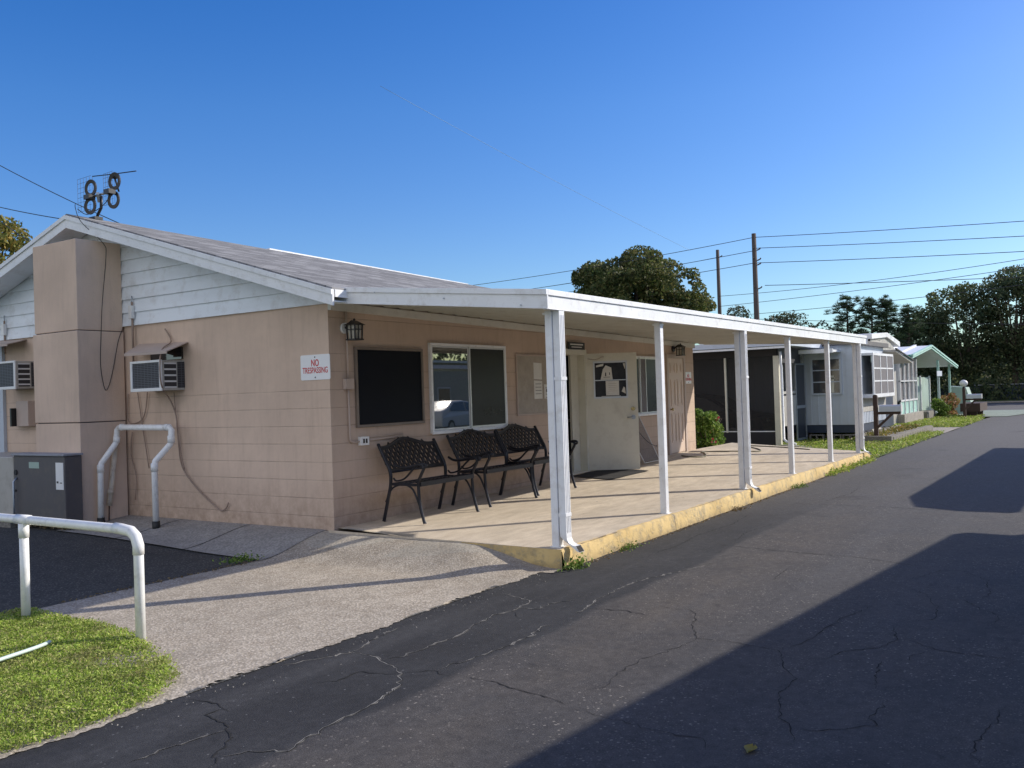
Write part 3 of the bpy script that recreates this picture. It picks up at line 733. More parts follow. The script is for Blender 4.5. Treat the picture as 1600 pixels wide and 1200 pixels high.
# lapped siding, one course at a time
mb = MB(); h = .176; z = 2.512; k = 0
while z < RZ - .12:
    z1 = min(z + h, RZ - .1)
    ya = max(-.02, RY - (RZ - .06 - z)/SL); yb = RY + (RZ - .06 - z)/SL; yb = min(yb, W2+.02)
    ya1 = max(-.02, RY - (RZ - .06 - z1)/SL); yb1 = min(RY + (RZ - .06 - z1)/SL, W2+.02)
    mb.add([(-.034, ya, z), (-.034, yb, z), (-.012, yb1, z1+.006), (-.012, ya1, z1+.006), (-.001, ya, z), (-.001, yb, z)], [(0,3,2,1), (0,1,5,4)])
    z = z1; k += 1
mb.add([(.05, -.02, 2.5), (.05, W2, 2.5), (.05, RY, RZ-.05)], [(0,2,1)])
mb.build('gable_siding', M['siding'], house)
# roof: shingle planes with thickness
mb = MB(); T = .05; XB = 11.0
for s in (-1, 1):
    ye = RY + s*4.85; ze = RZ - SL*4.85
    mb.hexa([(BX,RY,RZ-T),(XB,RY,RZ-.24-T),(XB,ye,ze-T),(BX,ye,ze-T)], [(BX,RY,RZ),(XB,RY,RZ-.24),(XB,ye,ze),(BX,ye,ze)])
rf = mb.build('roof', M['shingle'], house)
mb = MB(); mb.hexa([(3.1,RY+.0,RZ-.12),(8.7,RY+.0,RZ-.24),(8.7,RY+.1,RZ-.24),(3.1,RY+.1,RZ-.12)], [(3.1,RY+.0,RZ-.052),(8.7,RY+.0,RZ-.178),(8.7,RY+.1,RZ-.178),(3.1,RY+.1,RZ-.052)])
mb.build('ridge_cap', M['white'], rf)
# barge boards (two steps) and eave fascia, soffit
mb = MB()
for s in (-1, 1):
    y1 = RY + s*4.86; z1 = RZ - SL*4.86
    for (d0, d1, xo) in ((.02,.075,-.03),(.075,.19,-.012)):
        mb.hexa([(BX+xo,RY,RZ-d1),(BX+.012,RY,RZ-d1),(BX+.012,y1,z1-d1),(BX+xo,y1,z1-d1)], [(BX+xo,RY,RZ-d0),(BX+.012,RY,RZ-d0),(BX+.012,y1,z1-d0),(BX+xo,y1,z1-d0)])
mb.build('barge_board', M['white'], house)
mb = MB(); ze = RZ - SL*4.85
mb.box(BX+.03, XB, -.512, -.495, ze-.1, ze-.022); mb.build('fascia', M['white'], house); mb = MB(); mb.box(BX+.02, XB, RY+4.845, RY+4.86, ze-.13, ze-.022); mb.build('fascia', M['white'], house)
mb = MB()
for s in (-1, 1):
    y0 = RY; y1 = RY + s*4.84
    mb.hexa([(BX+.02,y0,RZ-.15),(-.035,y0,RZ-.15),(-.035,y1,RZ-SL*4.84-.15),(BX+.02,y1,RZ-SL*4.84-.15)], [(BX+.02,y0,RZ-.14),(-.035,y0,RZ-.14),(-.035,y1,RZ-SL*4.84-.14),(BX+.02,y1,RZ-SL*4.84-.14)])
mb.build('soffit', M['siding'], house)
# chimney, three lifts
mb = MB(); mb.box(-.68, -.03, 3.755, 4.79, -.3, 1.245); mb.box(-.685, -.03, 3.75, 4.795, 1.257, 2.435); mb.box(-.67, -.03, 3.765, 4.77, 2.447, 3.62)
mb.box(-.66, -.03, 3.775, 4.765, 1.24, 1.26, 1); mb.box(-.655, -.03, 3.78, 4.76, 2.43, 2.45, 1)
mb.build('chimney', [M['stucco'], M['dark_grey']], house, bevel=.008)
# corner trim and the white pilaster at far left
mb = MB(); mb.box(-.05, -.002, 6.82, 7.3, -.2, 2.5); mb.build('corner_board', M['trailer_white'], house)
# interior seen through the entry
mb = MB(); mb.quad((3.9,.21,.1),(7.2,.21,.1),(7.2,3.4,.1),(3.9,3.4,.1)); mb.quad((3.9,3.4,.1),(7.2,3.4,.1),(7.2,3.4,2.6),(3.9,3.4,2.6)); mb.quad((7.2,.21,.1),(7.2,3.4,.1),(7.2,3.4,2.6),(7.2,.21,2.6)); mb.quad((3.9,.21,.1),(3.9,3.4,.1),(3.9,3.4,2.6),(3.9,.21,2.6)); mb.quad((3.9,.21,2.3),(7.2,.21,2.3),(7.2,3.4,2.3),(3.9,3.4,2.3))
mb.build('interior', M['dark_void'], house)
ct = thing('counter', (5.95,1.0,.1), 'white topped counter just inside the open doorway', 'counter')
mb = MB(); mb.box(5.55, 6.35, .55, 1.3, .92, .97); mb.build('counter_top', M['white'], ct); mb = MB(); mb.box(5.6, 6.3, .62, 1.28, .101, .92); mb.build('counter_body', M['dark_grey'], ct)
bt = MB(); bt.lathe([(.0,.0),(.045,.0),(.047,.15),(.035,.2),(.014,.23),(.014,.27),(0,.27)], (5.72,.7,.97), 14); tag(bt.build('bottle', M['tank_blue']), 'blue plastic bottle standing on the counter inside the doorway', 'bottle')
# entry frame
mb = MB(); fl = zwall(5.5)
mb.box(OX0-.0, OX0+.05, -.03, .17, fl, OZ); mb.box(OX1-.05, OX1+.03, -.03, .17, fl, OZ+.05); mb.box(OX0, OX1-.05, -.03, .17, OZ-.04, OZ+.05); mb.box(5.6, 5.84, .1, .14, fl, OZ-.04)
mb.box(OX0, OX1, -.02, .2, fl-.02, fl+.015)
df = mb.build('door_frame', M['cream'], house)
# open entry door
da = Vector((.549,-.836,0)); dn = Vector((-.836,-.549,0)); dz0, dz1, dw = .13, 2.06, .84
hx = Vector((5.9,-.02,0))
def dpt(u, z, o): return hx + da*(u*dw) + dn*o + Vector((0,0,z))
def dbox(mbx, u0, u1, z0, z1, o0, o1, mi=0):
    mbx.hexa([dpt(u0,z0,o0),dpt(u1,z0,o0),dpt(u1,z0,o1),dpt(u0,z0,o1)], [dpt(u0,z1,o0),dpt(u1,z1,o0),dpt(u1,z1,o1),dpt(u0,z1,o1)], mi)
mb = MB(); u0, u1, w0, w1 = .17, .78, 1.34, 1.9
dbox(mb,0,1,dz0,w0,-.02,.02); dbox(mb,0,1,w1,dz1,-.02,.02); dbox(mb,0,u0,w0,w1,-.02,.02); dbox(mb,u1,1,w0,w1,-.02,.02)
door = mb.build('entry_door', M['cream'], house, bevel=.002)
tag(door, 'cream entry door standing open with papers in its window')
mb = MB(); e = .022
dbox(mb,u0-.03,u1+.03,w0-.03,w0,-.025,.028); dbox(mb,u0-.03,u1+.03,w1,w1+.03,-.025,.028); dbox(mb,u0-.03,u0,w0,w1,-.025,.028); dbox(mb,u1,u1+.03,w0,w1,-.025,.028); dbox(mb,u0,u1,1.605,1.62,-.01,.026)
mb.build('window_frame', M['alum'], door)
mb = MB(); dbox(mb,u0,u1,w0,w1,-.004,.004); mb.build('window_pane', M['pane_matt'], door)
def dquad(m, us, o=.009, mi=0): m.add([dpt(a, b, o) for a, b in us], [tuple(range(len(us)))], mi)
def paper(us, extra=()):
    m = MB(); dquad(m, us)
    for q, mi in extra: dquad(m, q, .0105, mi)
    return m.build('paper', [M['paper'], M['sign_dark'], M['cork']], door)
paper([(u0+.11,1.62),(u0+.16,1.79),(u0+.22,1.86),(u0+.33,1.82),(u0+.35,1.62)], [([(u0+.2,1.68),(u0+.205,1.74),(u0+.225,1.74),(u0+.225,1.68)],1), ([(u0+.285,1.7),(u0+.285,1.74),(u0+.3,1.74),(u0+.3,1.7)],1), ([(u0+.17,1.66),(u0+.17,1.667),(u0+.3,1.667),(u0+.3,1.66)],1)])
paper([(u0+.21,1.36),(u0+.21,1.6),(u0+.47,1.6),(u0+.47,1.36)], [([(u0+.26,1.55-k*.03),(u0+.26,1.554-k*.03),(u0+.42,1.554-k*.03),(u0+.42,1.55-k*.03)],2) for k in range(5)])
paper([(u0+.12,1.342),(u0+.12,1.352),(u0+.5,1.352),(u0+.5,1.342)]); paper([(u0+.56,1.88),(u0+.6,1.89),(u0+.6,1.78)]); paper([(u0+.52,1.42),(u0+.56,1.5),(u0+.59,1.48),(u0+.6,1.38)]); paper([(u0+.03,1.83),(u0+.03,1.86),(u0+.18,1.89),(u0+.17,1.85)])
mb = MB(); c = dpt(.9, 1.13, .02); mb.tube([c, c + dn*.03], .034, 16); mb.tube([c + dn*.03, c + dn*.045], .018, 12); mb.build('deadbolt', M['brass'], door)
mb = MB(); c = dpt(.9, .99, .02); mb.tube([c, c + dn*.02], .036, 16); mb.tube([c + dn*.02, c + dn*.05, c + dn*.055 - da*.03, c + dn*.055 - da*.11], .011, 8); mb.build('handle', M['galv'], door)
for zc in (.35, 1.1, 1.85):
    mb = MB(); dbox(mb, -.03, .03, zc-.05, zc+.05, -.028, .012); mb.build('hinge', M['black_metal'], door)
mb = MB(); p0 = dpt(.04,1.975,.02); mb.tube([p0, p0 + dn*.09 + da*.1 - Vector((0,0,.02)), dpt(.25,1.97,.06), dpt(.32,2.0,.03), dpt(.36,2.0,.022)], .005, 6); mb.build('door_closer', M['cable_tan'], door)
# closed panel door at the far end
sx0, sx1, sz0, sz1 = 9.26, 10.02, zwall(9.5)+.02, 2.04
mb = MB(); mb.box(sx0, sx1, -.012, .0, sz0, sz1)
side = None
pw = (sx1-sx0-.3)/2
def ring(m, x0, x1, z0, z1, y0, y1, w, mi=0):
    m.box(x0, x1, y0, y1, z0, z0+w, mi); m.box(x0, x1, y0, y1, z1-w, z1, mi); m.box(x0, x0+w, y0, y1, z0+w, z1-w, mi); m.box(x1-w, x1, y0, y1, z0+w, z1-w, mi)
for (a, b) in ((.2,.78),(.92,1.45),(1.58,1.78)):
    for q in (0, 1):
        xa = sx0 + .1 + q*(pw + .1); ring(mb, xa, xa+pw, sz0+a, sz0+b, -.02, -.0118, .014); ring(mb, xa+.04, xa+pw-.04, sz0+a+.04, sz0+b-.04, -.018, -.0117, .01)
side = mb.build('panel_door', M['tan_door'], house); 
mb = MB(); mb.box(sx0-.08, sx0-.004, -.03, 0, sz0-.03, sz1+.08); mb.box(sx1+.004, sx1+.08, -.03, 0, sz0-.03, sz1+.08); mb.box(sx0-.004, sx1+.004, -.03, 0, sz1+.006, sz1+.08); mb.build('door_frame', M['tan_trim'], side)
mb = MB(); mb.tube([(sx0+.07,-.012,sz0+.86),(sx0+.07,-.045,sz0+.86),(sx0+.07,-.05,sz0+.86)], [.012,.012,.03], 12); mb.tube([(sx0+.07,-.05,sz0+.86),(sx0+.07,-.075,sz0+.86)], .027, 12); mb.build('handle', M['brass'], side)
# windows
def window(x0, x1, z0, z1, mull, name='window', panes=('glass','glass_dark'), par=house, yy=0., fw=.032):
    mb = MB(); ring(mb, x0, x1, z0, z1, yy-.045, yy+.0, fw)
    mb.box(x0-.02, x1+.02, yy-.07, yy-.046, z0-.012, z0+.022); w = mb.build(name, M['white'], par, bevel=.003)
    xs = [x0+fw] + list(mull) + [x1-fw]
    for i in range(len(xs)-1):
        a, b = xs[i]+.002, xs[i+1]-.002; o = -.03 if i % 2 else -.018
        mb = MB(); ring(mb, a, b, z0+fw+.002, z1-fw-.002, yy+o-.012, yy+o, .022); mb.build('sash', M['alum'], w)
        mb = MB(); mb.box(a+.022, b-.022, yy+o-.008, yy+o-.004, z0+fw+.024, z1-fw-.024); mb.build('pane', M[panes[i % len(panes)]], w)
    return w
window(1.76, 3.49, .965, 2.125, [2.6], panes=('glass','screened'))
window(7.5, 8.77, .965, 2.06, [7.93, 8.2], panes=('screened','mesh_grey','screened'))

# ------------------------------------------------------------------ porch cover
porch = thing('porch_cover', (6.2,-1.5,0), 'long white flat metal porch cover on six square posts along the clubhouse', 'porch roof')
def lin(a, b, t): return a + (b-a)*t
XA, XWR, XER, YF = -.21, 11.2, 12.95, -2.965
def ftop(x): return lin(2.385, 2.425, (x-XA)/(XER-XA))
def fbot(x): return lin(2.212, 2.255, (x-XA)/(XER-XA))
def wtop(x): return lin(2.66, 2.5, (x-XA)/(XWR-XA))
def wbot(x): return lin(2.56, 2.37, (x-XA)/(XWR-XA))
def pan(u, v, top):                                          # v: 0 wall, 1 eave
    xw = lin(XA, XWR, u); xe = lin(XA, XER, u); x = lin(xw, xe, v); y = lin(-.02, YF+.03, v)
    z = lin(wtop(xw), ftop(xe)-.02, v) if top else lin(wbot(xw), fbot(xe)+.035, v)
    return (x, y, z)
mb = MB(); mb.grid(lambda u, v: pan(u, v, True), 40, 4); mb.build('roof_panel', M['white'], porch)
mb = MB(); NP = 40
for i in range(NP):                                          # underside: interlocking pans with ribs
    ua, ub = i/NP, (i+1)/NP; g = .07/NP
    mb.add([pan(ua+g,0,False), pan(ub-g,0,False), pan(ub-g,1,False), pan(ua+g,1,False)], [(0,1,2,3)])
    a, b, c, d = [Vector(pan(t, q, False)) for t, q in ((ub-g,0),(ub+g,0),(ub+g,1),(ub-g,1))]; dn_ = Vector((0,0,-.014))
    mb.hexa([a+dn_,b+dn_,c+dn_,d+dn_],[a,b,c,d])
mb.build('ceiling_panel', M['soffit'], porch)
mb = MB()                                                    # edge channel: a rolled upper lip standing proud of the lower face
def chan(p, q, out, tp, tq, bp, bq):
    """p,q plan points; out = outward unit; tp/tq top z; bp/bq bottom z"""
    p = Vector((*p,0)); q = Vector((*q,0)); o = Vector((*out,0))
    def seg(a0, a1, z0, z1, z0b, z1b):
        mb.hexa([p+o*a0+Vector((0,0,z0)), q+o*a0+Vector((0,0,z0b)), q+o*a1+Vector((0,0,z0b)), p+o*a1+Vector((0,0,z0))][::-1],
                [p+o*a0+Vector((0,0,z1)), q+o*a0+Vector((0,0,z1b)), q+o*a1+Vector((0,0,z1b)), p+o*a1+Vector((0,0,z1))][::-1])
    seg(-.02, .018, tp-.052, tp, tq-.052, tq); seg(-.02, .002, bp, tp-.052, bq, tq-.052); seg(-.05, .008, bp-.008, bp, bq-.008, bq)
chan((XA+.02,YF),(XER-.02,YF),(0,-1),ftop(XA),ftop(XER),fbot(XA),fbot(XER))
chan((XA,-.26),(XA,YF-.018),(-1,0),2.652,ftop(XA),2.487,fbot(XA))
chan((XWR,-.1),(XER,YF-.018),(.86,.5),2.5,ftop(XER),2.37,fbot(XER))
mb.build('fascia', M['white'], porch, bevel=.003)
for k in range(3):
    zz = lin(2.6, 2.32, k/2); yk = lin(-.9, -2.7, k/2)
    mb = MB(); mb.tube([(XA-.008, yk, zz-.06), (XA-.02, yk, zz-.06)], .007, 8); mb.build('screw', M['galv'], porch)
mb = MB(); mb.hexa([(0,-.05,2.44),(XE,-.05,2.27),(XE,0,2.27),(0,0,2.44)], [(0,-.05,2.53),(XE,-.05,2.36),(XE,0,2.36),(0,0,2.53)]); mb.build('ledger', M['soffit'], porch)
POSTS = [0., 2.47, 5.18, 7.57, 10.05, 12.27]
for i, x0 in enumerate(POSTS):
    y0, y1 = -2.895, -2.818; zb = -.02; zt = fbot(x0)
    mb = MB(); w = .088
    mb.box(x0, x0+w, y0, y1, zb, zt-.004)
    p = mb.build('post', M['white'], porch, bevel=.006)
    mb = MB(); mb.box(x0-.006, x0+w+.006, y0-.006, y1+.02, zt-.04, zt-.02); mb.build('bracket', M['white'], p)
    mb = MB(); mb.box(x0-.006, x0+w+.01, y0-.02, y1+.02, zb-.001, zb+.006); mb.build('base_plate', M['white'], p)
    if i in (0, 2, 5):
        sx = x0 + .012; mb = MB(); W_, D_ = .096, .07
        def sect(yc, zc, ny, nz, kk=1.):      # rectangular section, normal-ish frame
            return [(sx, yc - ny*D_/2, zc - nz*D_/2), (sx+W_, yc - ny*D_/2, zc - nz*D_/2), (sx+W_, yc + ny*D_/2, zc + nz*D_/2), (sx, yc + ny*D_/2, zc + nz*D_/2)]
        yc = y0 - .041
        path = [(yc, zt-.01, 1, 0), (yc, .26, 1, 0), (yc, .12, 1, 0), (yc-.004, .075, .97, .22), (yc-.03, .035, .83, .55), (yc-.12, -.03 + .01, .66, .75), (yc-.15, -.035+.008, .6, .8)]
        secs = [sect(*q) for q in path]; b0 = len(mb.v)
        for s_ in secs: mb.v += s_
        for k in range(len(secs)-1):
            for j in range(4):
                mb.f.append((b0+k*4+j, b0+k*4+(j+1) % 4, b0+(k+1)*4+(j+1) % 4, b0+(k+1)*4+j)); mb.m.append(0); mb.smooth.append(False)
        for k in range(3): mb.box(sx+.02+k*.028, sx+.028+k*.028, yc-D_/2-.004, yc-D_/2-.0005, .12, zt-.05)
        e = secs[-1]; e2 = [tuple(Vector(a)*.86 + (Vector(e[0])+Vector(e[2]))*.07 + Vector((0,-.001,-.001))) for a in e]
        mb.add(e2, [(0,1,2,3)], 1)
        mb.box(sx-.004, sx+W_+.004, yc-D_/2-.006, y0, .27, .3); mb.box(sx-.004, sx+W_+.004, yc-D_/2-.006, y0, 1.55, 1.58)
        mb.build('downspout', [M['white'], M['dark_void']], p)

# ------------------------------------------------------------------ wall fittings
def lantern(x, z, label, plate=True):
    t = thing('wall_lantern', (x, 0, z), label, 'lamp', 'black wall lanterns on the porch wall')
    mb = MB(); mb.tube([(x,-.002,z+.03),(x,-.035,z+.03)], .062, 18); mb.build('back_plate', M['white'] if plate else M['black_metal'], t)
    y = -.17
    mb = MB(); mb.tube([(x,-.035,z+.03),(x,-.08,z+.07),(x,-.13,z+.1),(x,y,z+.09)], .016, 8); mb.build('arm', M['black_metal'], t)
    mb = MB(); a = .062; b = .052
    mb.add([(x-a*1.45,y-a*1.45,z+.055),(x+a*1.45,y-a*1.45,z+.055),(x+a*1.45,y+a*1.45,z+.055),(x-a*1.45,y+a*1.45,z+.055),(x-.02,y-.02,z+.105),(x+.02,y-.02,z+.105),(x+.02,y+.02,z+.105),(x-.02,y+.02,z+.105)],
           [(0,1,5,4),(1,2,6,5),(2,3,7,6),(3,0,4,7),(4,5,6,7),(0,3,2,1)]); mb.lathe([(.012,.105),(.016,.12),(.0,.135)], (x,y,z), 10)
    mb.build('cap', M['black_metal'], t)
    mb = MB()
    for sx_, sy_ in ((-1,-1),(1,-1),(1,1),(-1,1)):
        mb.bar((x+sx_*a, y+sy_*a, z+.055), (x+sx_*b*1.1, y+sy_*b*1.1, z-.1), .014, .014, (0,1,0))
    for s_ in (-1, 1):
        mb.bar((x, y+s_*a, z+.055), (x, y+s_*b*1.1, z-.1), .009, .009, (0,1,0)); mb.bar((x+s_*a, y, z+.055), (x+s_*b*1.1, y, z-.1), .009, .009, (0,1,0))
        mb.box(x-a, x+a, y+s_*.06-.005, y+s_*.06+.005, z-.0, z+.01); mb.box(x+s_*.06-.005, x+s_*.06+.005, y-a, y+a, z-.0, z+.01)
    mb.box(x-.072, x+.072, y-.072, y+.072, z-.115, z-.1); mb.build('cage', M['black_metal'], t)
    mb = MB(); mb.hexa([(x-.046,y-.046,z-.098),(x+.046,y-.046,z-.098),(x+.046,y+.046,z-.098),(x-.046,y+.046,z-.098)], [(x-.054,y-.054,z+.054),(x+.054,y-.054,z+.054),(x+.054,y+.054,z+.054),(x-.054,y+.054,z+.054)]); mb.build('glass', M['lantern_glass'], t)
    return t
lantern(.24, 2.215, 'black wall lantern above the blackboard near the building corner')
lantern(9.55, 2.2, 'black wall lantern above the closed panel door', False)
# conduit down from the lantern to the outlet
mb = MB(); mb.tube([(.27,-.02,2.5),(.27,-.02,1.66)], .012, 8); mb.tube([(.27,-.02,1.56),(.27,-.02,.98),(.285,-.02,.955),(.31,-.02,.945),(.42,-.02,.945)], .012, 8); mb.tube([(.56,-.02,.955),(1.2,-.02,.965)], .01, 8); mb.tube([(.56,-.02,.99),(1.2,-.02,1.0)], .006, 6)
tag(mb.build('conduit', M['tan_trim']), 'tan painted electrical conduit running down the wall near the corner', 'conduit')
mb = MB(); mb.box(.2, .34, -.05, -.001, 1.55, 1.67); tag(mb.build('junction_box', M['tan_trim'], bevel=.005), 'tan junction box in the middle of the wall conduit', 'junction box')
t = thing('power_outlet', (.49,0,.95), 'white double outlet box left of the first bench', 'outlet'); mb = MB(); mb.box(.42, .56, -.05, -.001, .9, 1.0); mb.build('outlet_box', M['white_clean'], t, bevel=.004)
for k in (0, 1):
    mb = MB(); mb.box(.455+k*.045, .48+k*.045, -.054, -.0505, .925, .975); mb.build('socket', M['dark_void'], t)
# blackboard
t = thing('blackboard', (1.0,0,1.1), 'large empty black notice board in a brown frame left of the window', 'notice board')
mb = MB(); ring(mb, .39, 1.62, 1.105, 2.04, -.035, -.001, .032); mb.build('frame', M['bronze'], t, bevel=.003)
mb = MB(); mb.box(.423, 1.587, -.02, -.012, 1.138, 2.007); mb.build('panel', M['board_black'], t)
# faded notice board
t = thing('notice_board', (4.2,0,1.1), 'faded tan notice board behind the near porch post', 'notice board')
mb = MB(); ring(mb, 3.79, 4.9, 1.11, 2.02, -.025, -.001, .025); mb.build('frame', M['tan_trim'], t, bevel=.003); mb = MB(); mb.box(3.815, 4.875, -.014, -.008, 1.135, 1.995); mb.build('panel', M['cork'], t)
for k, (a, b, c, d, lab) in enumerate([(4.27,4.5,1.64,1.9,'blank pale paper pinned at the top of the faded board'),(4.27,4.5,1.35,1.63,'printed white paper pinned below the blank one'),(4.56,4.74,1.35,1.57,'small printed notice half behind the porch post')]):
    mb = MB(); mb.add([(a,-.016,c+.01*(k==0)),(b,-.018,c),(b,-.019,d-.01),(a,-.016,d)], [(0,1,2,3)])
    if k:
        for q in range(4): mb.add([(a+.03,-.021,d-.05-q*.05),(b-.03,-.022,d-.05-q*.05),(b-.03,-.022,d-.057-q*.05),(a+.03,-.021,d-.057-q*.05)], [(0,1,2,3)], 1)
        if k == 2: mb.add([(a+.05,-.0215,c+.1),(b-.05,-.0225,c+.1),(b-.05,-.0225,c+.15),(a+.05,-.0215,c+.15)], [(0,1,2,3)], 1)
    tag(mb.build('paper_notice', [M['paper'], M['sign_dark']]), lab, 'paper', 'papers on the faded notice board')
t = thing('door_sign', (5.55,0,2.1), 'small dark sign with two lines of lettering over the open doorway', 'sign'); mb = MB(); mb.box(5.3, 5.84, -.045, -.032, 2.125, 2.24); mb.build('sign_plate', M['black_metal'], t)
mb = MB(); mb.box(5.36, 5.78, -.0475, -.0455, 2.195, 2.215); mb.box(5.4, 5.74, -.0475, -.0455, 2.155, 2.17); mb.build('lettering', M['paper'], t)
# NO TRESPASSING signs
def sign(x, y, z, w, h, face, label):
    t = thing('no_trespassing_sign', (x, y, z), label, 'sign', 'no trespassing signs')
    r = .02
    def pt(u, v, d):
        return (x-d, y-u, z+v) if face == 'g' else (x+u, y-d, z+v)
    def plate(w, h, r, d, mi, m):
        out = []
        for cx, cy, a0 in ((w/2-r,h/2-r,0),(-w/2+r,h/2-r,90),(-w/2+r,-h/2+r,180),(w/2-r,-h/2+r,270)):
            for k in range(5): a = R(a0 + 22.5*k); out.append((cx + r*math.cos(a), cy + r*math.sin(a)))
        n = len(out); m.add([pt(u,v,d) for u,v in out] + [pt(u,v,.001) for u,v in out], [tuple(range(n))] + [(i,(i+1)%n,n+(i+1)%n,n+i) for i in range(n)], mi)
    mb = MB(); plate(w, h, r, .008, 0, mb); pl = mb.build('plate', M['sign_white'], t)
    for s_ in (-1, 1):
        c = pt(0, s_*h*.4, .0085); c2 = pt(0, s_*h*.4, .012); mb = MB(); mb.tube([c, c2], .008, 10); mb.build('bolt', M['black_metal'], t)
    rot = ROT_GABLE if face == 'g' else ROT_FRONT
    text(t, 'lettering', 'NO', h*.38, pt(0, h*.16, .0095), rot, M['sign_red'], .72, .0016)
    text(t, 'lettering', 'TRESPASSING', h*.33, pt(0, -h*.13, .0095), rot, M['sign_red'], .7, .0008)
    return t
sign(0, .215, 1.81, .46, .285, 'g', 'white NO TRESPASSING sign on the gable wall by the corner')
sign(10.29, 0, 1.65, .33, .24, 'f', 'small white NO TRESPASSING sign right of the panel door')

# window air conditioners on the gable wall
def window_ac(y0, y1, z0, z1, label):
    t = thing('window_air_conditioner', (-.17,(y0+y1)/2,z0), label, 'air conditioner', 'air conditioners in the gable wall')
    mb = MB(); mb.box(-.33, -.0, y0, y1, z0, z1); mb.build('casing', M['beige_metal'], t, bevel=.008)
    mb = MB()
    x0, x1 = -.352, -.331; w = .035
    mb.box(x0, x1, y0-.006, y1+.006, z0-.006, z0+w); mb.box(x0, x1, y0-.006, y1+.006, z1-w+.01, z1+.006); mb.box(x0, x1, y0-.006, y0+w, z0+w, z1-w+.01); mb.box(x0, x1, y1-w, y1+.006, z0+w, z1-w+.01)
    mb.build('bezel', M['white_clean'], t, bevel=.004)
    mb = MB(); mb.box(-.338, -.3315, y0+w, y1-w, z0+w, z1-w+.01); mb.build('coil_grille', M['coil'], t)
    mb = MB(); mb.box(-.3, -.13, y0-.006, y0-.0005, z0+.03, z1-.03); mb.build('side_vent', M['vent'], t)
    mb = MB(); mb.box(-.11, -.01, y0-.007, y0-.0005, z0+.03, z1-.02); mb.build('side_panel', M['coil'], t)
    return t
window_ac(2.53, 3.15, 1.625, 2.0, 'white window air conditioner under a small metal awning right of the chimney')
window_ac(5.9, 6.55, 1.75, 2.15, 'white window air conditioner left of the chimney at the photo edge')
mb = MB(); mb.box(-.03, -.001, 2.55, 3.18, 2.02, 2.17); tag(mb.build('window_strip', M['glass_dark']), 'dark strip of window showing above the right air conditioner', 'window')
def awning(pts, label):
    mb = MB(); a, b, c, d = [Vector(p) for p in pts]; dz = Vector((0,0,-.012)); mb.hexa([a+dz,b+dz,c+dz,d+dz],[a,b,c,d]); mb.hexa([c+dz*2.6,d+dz*2.6,d+dz*2.6+Vector((.012,0,0)),c+dz*2.6+Vector((.012,0,0))],[c+dz,d+dz,d+dz+Vector((.012,0,0)),c+dz+Vector((.012,0,0))])
    return tag(mb.build('metal_awning', M['tan_trim']), label, 'awning', 'small metal awnings over the air conditioners')
awning([(-.005,3.45,2.26),(-.005,2.44,2.23),(-.4,2.34,2.1),(-.4,3.2,2.11)], 'small tan metal awning over the right window air conditioner')
awning([(-.005,7.0,2.52),(-.005,6.2,2.49),(-.4,6.0,2.4),(-.4,6.9,2.42)], 'small metal awning over the left window air conditioner')
# meter boxes left of the chimney
t = thing('electrical_panel', (0,6.2,1.2), 'tan electrical panel with grey box left of the chimney', 'electrical box'); mb = MB(); mb.box(-.13, -.001, 5.98, 6.3, 1.2, 1.57); mb.build('cabinet', M['tan_trim'], t, bevel=.004)
mb = MB(); mb.box(-.11, -.001, 6.36, 6.5, 1.21, 1.4); mb.build('switch_box', M['galv'], t, bevel=.004)
mb = MB(); mb.box(-.2, -.001, 6.31, 6.35, 1.2, 1.47); mb.build('side_plate', M['black_metal'], t)
def cable(name, pts, r, label, mat='cable_tan', cat='cable', group=None, n=6):
    P = [Vector(p) for p in pts]; out = []
    for i in range(len(P)-1):
        p0 = P[max(i-1,0)]; p1 = P[i]; p2 = P[i+1]; p3 = P[min(i+2,len(P)-1)]
        for k in range(4):
            t = k/4; out.append(.5*((2*p1) + (-p0+p2)*t + (2*p0-5*p1+4*p2-p3)*t*t + (-p0+3*p1-3*p2+p3)*t**3))
    out.append(P[-1]); return tag(MB().tube(out, r, n).build(name, M[mat]), label, cat, group)
g_ = 'cables hanging on the gable wall'
cable('cable', [(-.04,2.85,2.42),(-.05,2.72,2.25),(-.36,2.5,2.1),(-.37,2.5,1.7),(-.1,2.7,1.5),(-.03,2.69,1.3),(-.03,2.66,1.0),(-.025,2.63,.73),(-.03,2.53,.57),(-.03,2.29,.37),(-.03,2.05,.22),(-.03,1.88,.13),(-.03,1.78,.16),(-.03,1.73,.23)], .009, 'long tan cable trailing from the air conditioner down the gable wall', group=g_)
cable('cable', [(-.03,2.72,1.6),(-.03,2.68,1.2),(-.035,2.6,.8),(-.03,2.55,.62)], .006, 'thin cord beside the long trailing tan cable', group=g_)
cable('cable', [(-.03,3.69,1.61),(-.03,3.7,1.25),(-.03,3.5,1.22),(-.03,3.36,1.3),(-.03,3.3,1.45),(-.03,3.27,1.62)], .008, 'looped tan cord hanging under the right air conditioner', group=g_)
cable('cable', [(-.03,3.48,1.62),(-.03,3.4,1.2),(-.03,3.28,.62)], .007, 'straight tan cord hanging below the air conditioner', group=g_)
cable('cable', [(-.03,3.62,1.1),(-.03,3.66,.8),(-.03,3.56,.5),(-.03,3.6,.2)], .006, 'wavy thin cord low on the wall behind the pipe hoop', group=g_)
cable('cable', [(-.5,4.02,4.12),(-.6,3.85,4.02),(-.52,3.86,3.86),(-.3,3.74,3.6),(-.26,3.742,3.43),(-.33,3.742,2.83),(-.36,3.742,2.41),(-.38,3.742,1.99),(-.33,3.742,1.68),(-.27,3.742,1.72),(-.2,3.742,1.95),(-.12,3.742,2.3),(-.04,3.742,2.5)], .0045, 'thin antenna cable running down the side of the chimney', 'cable_black')
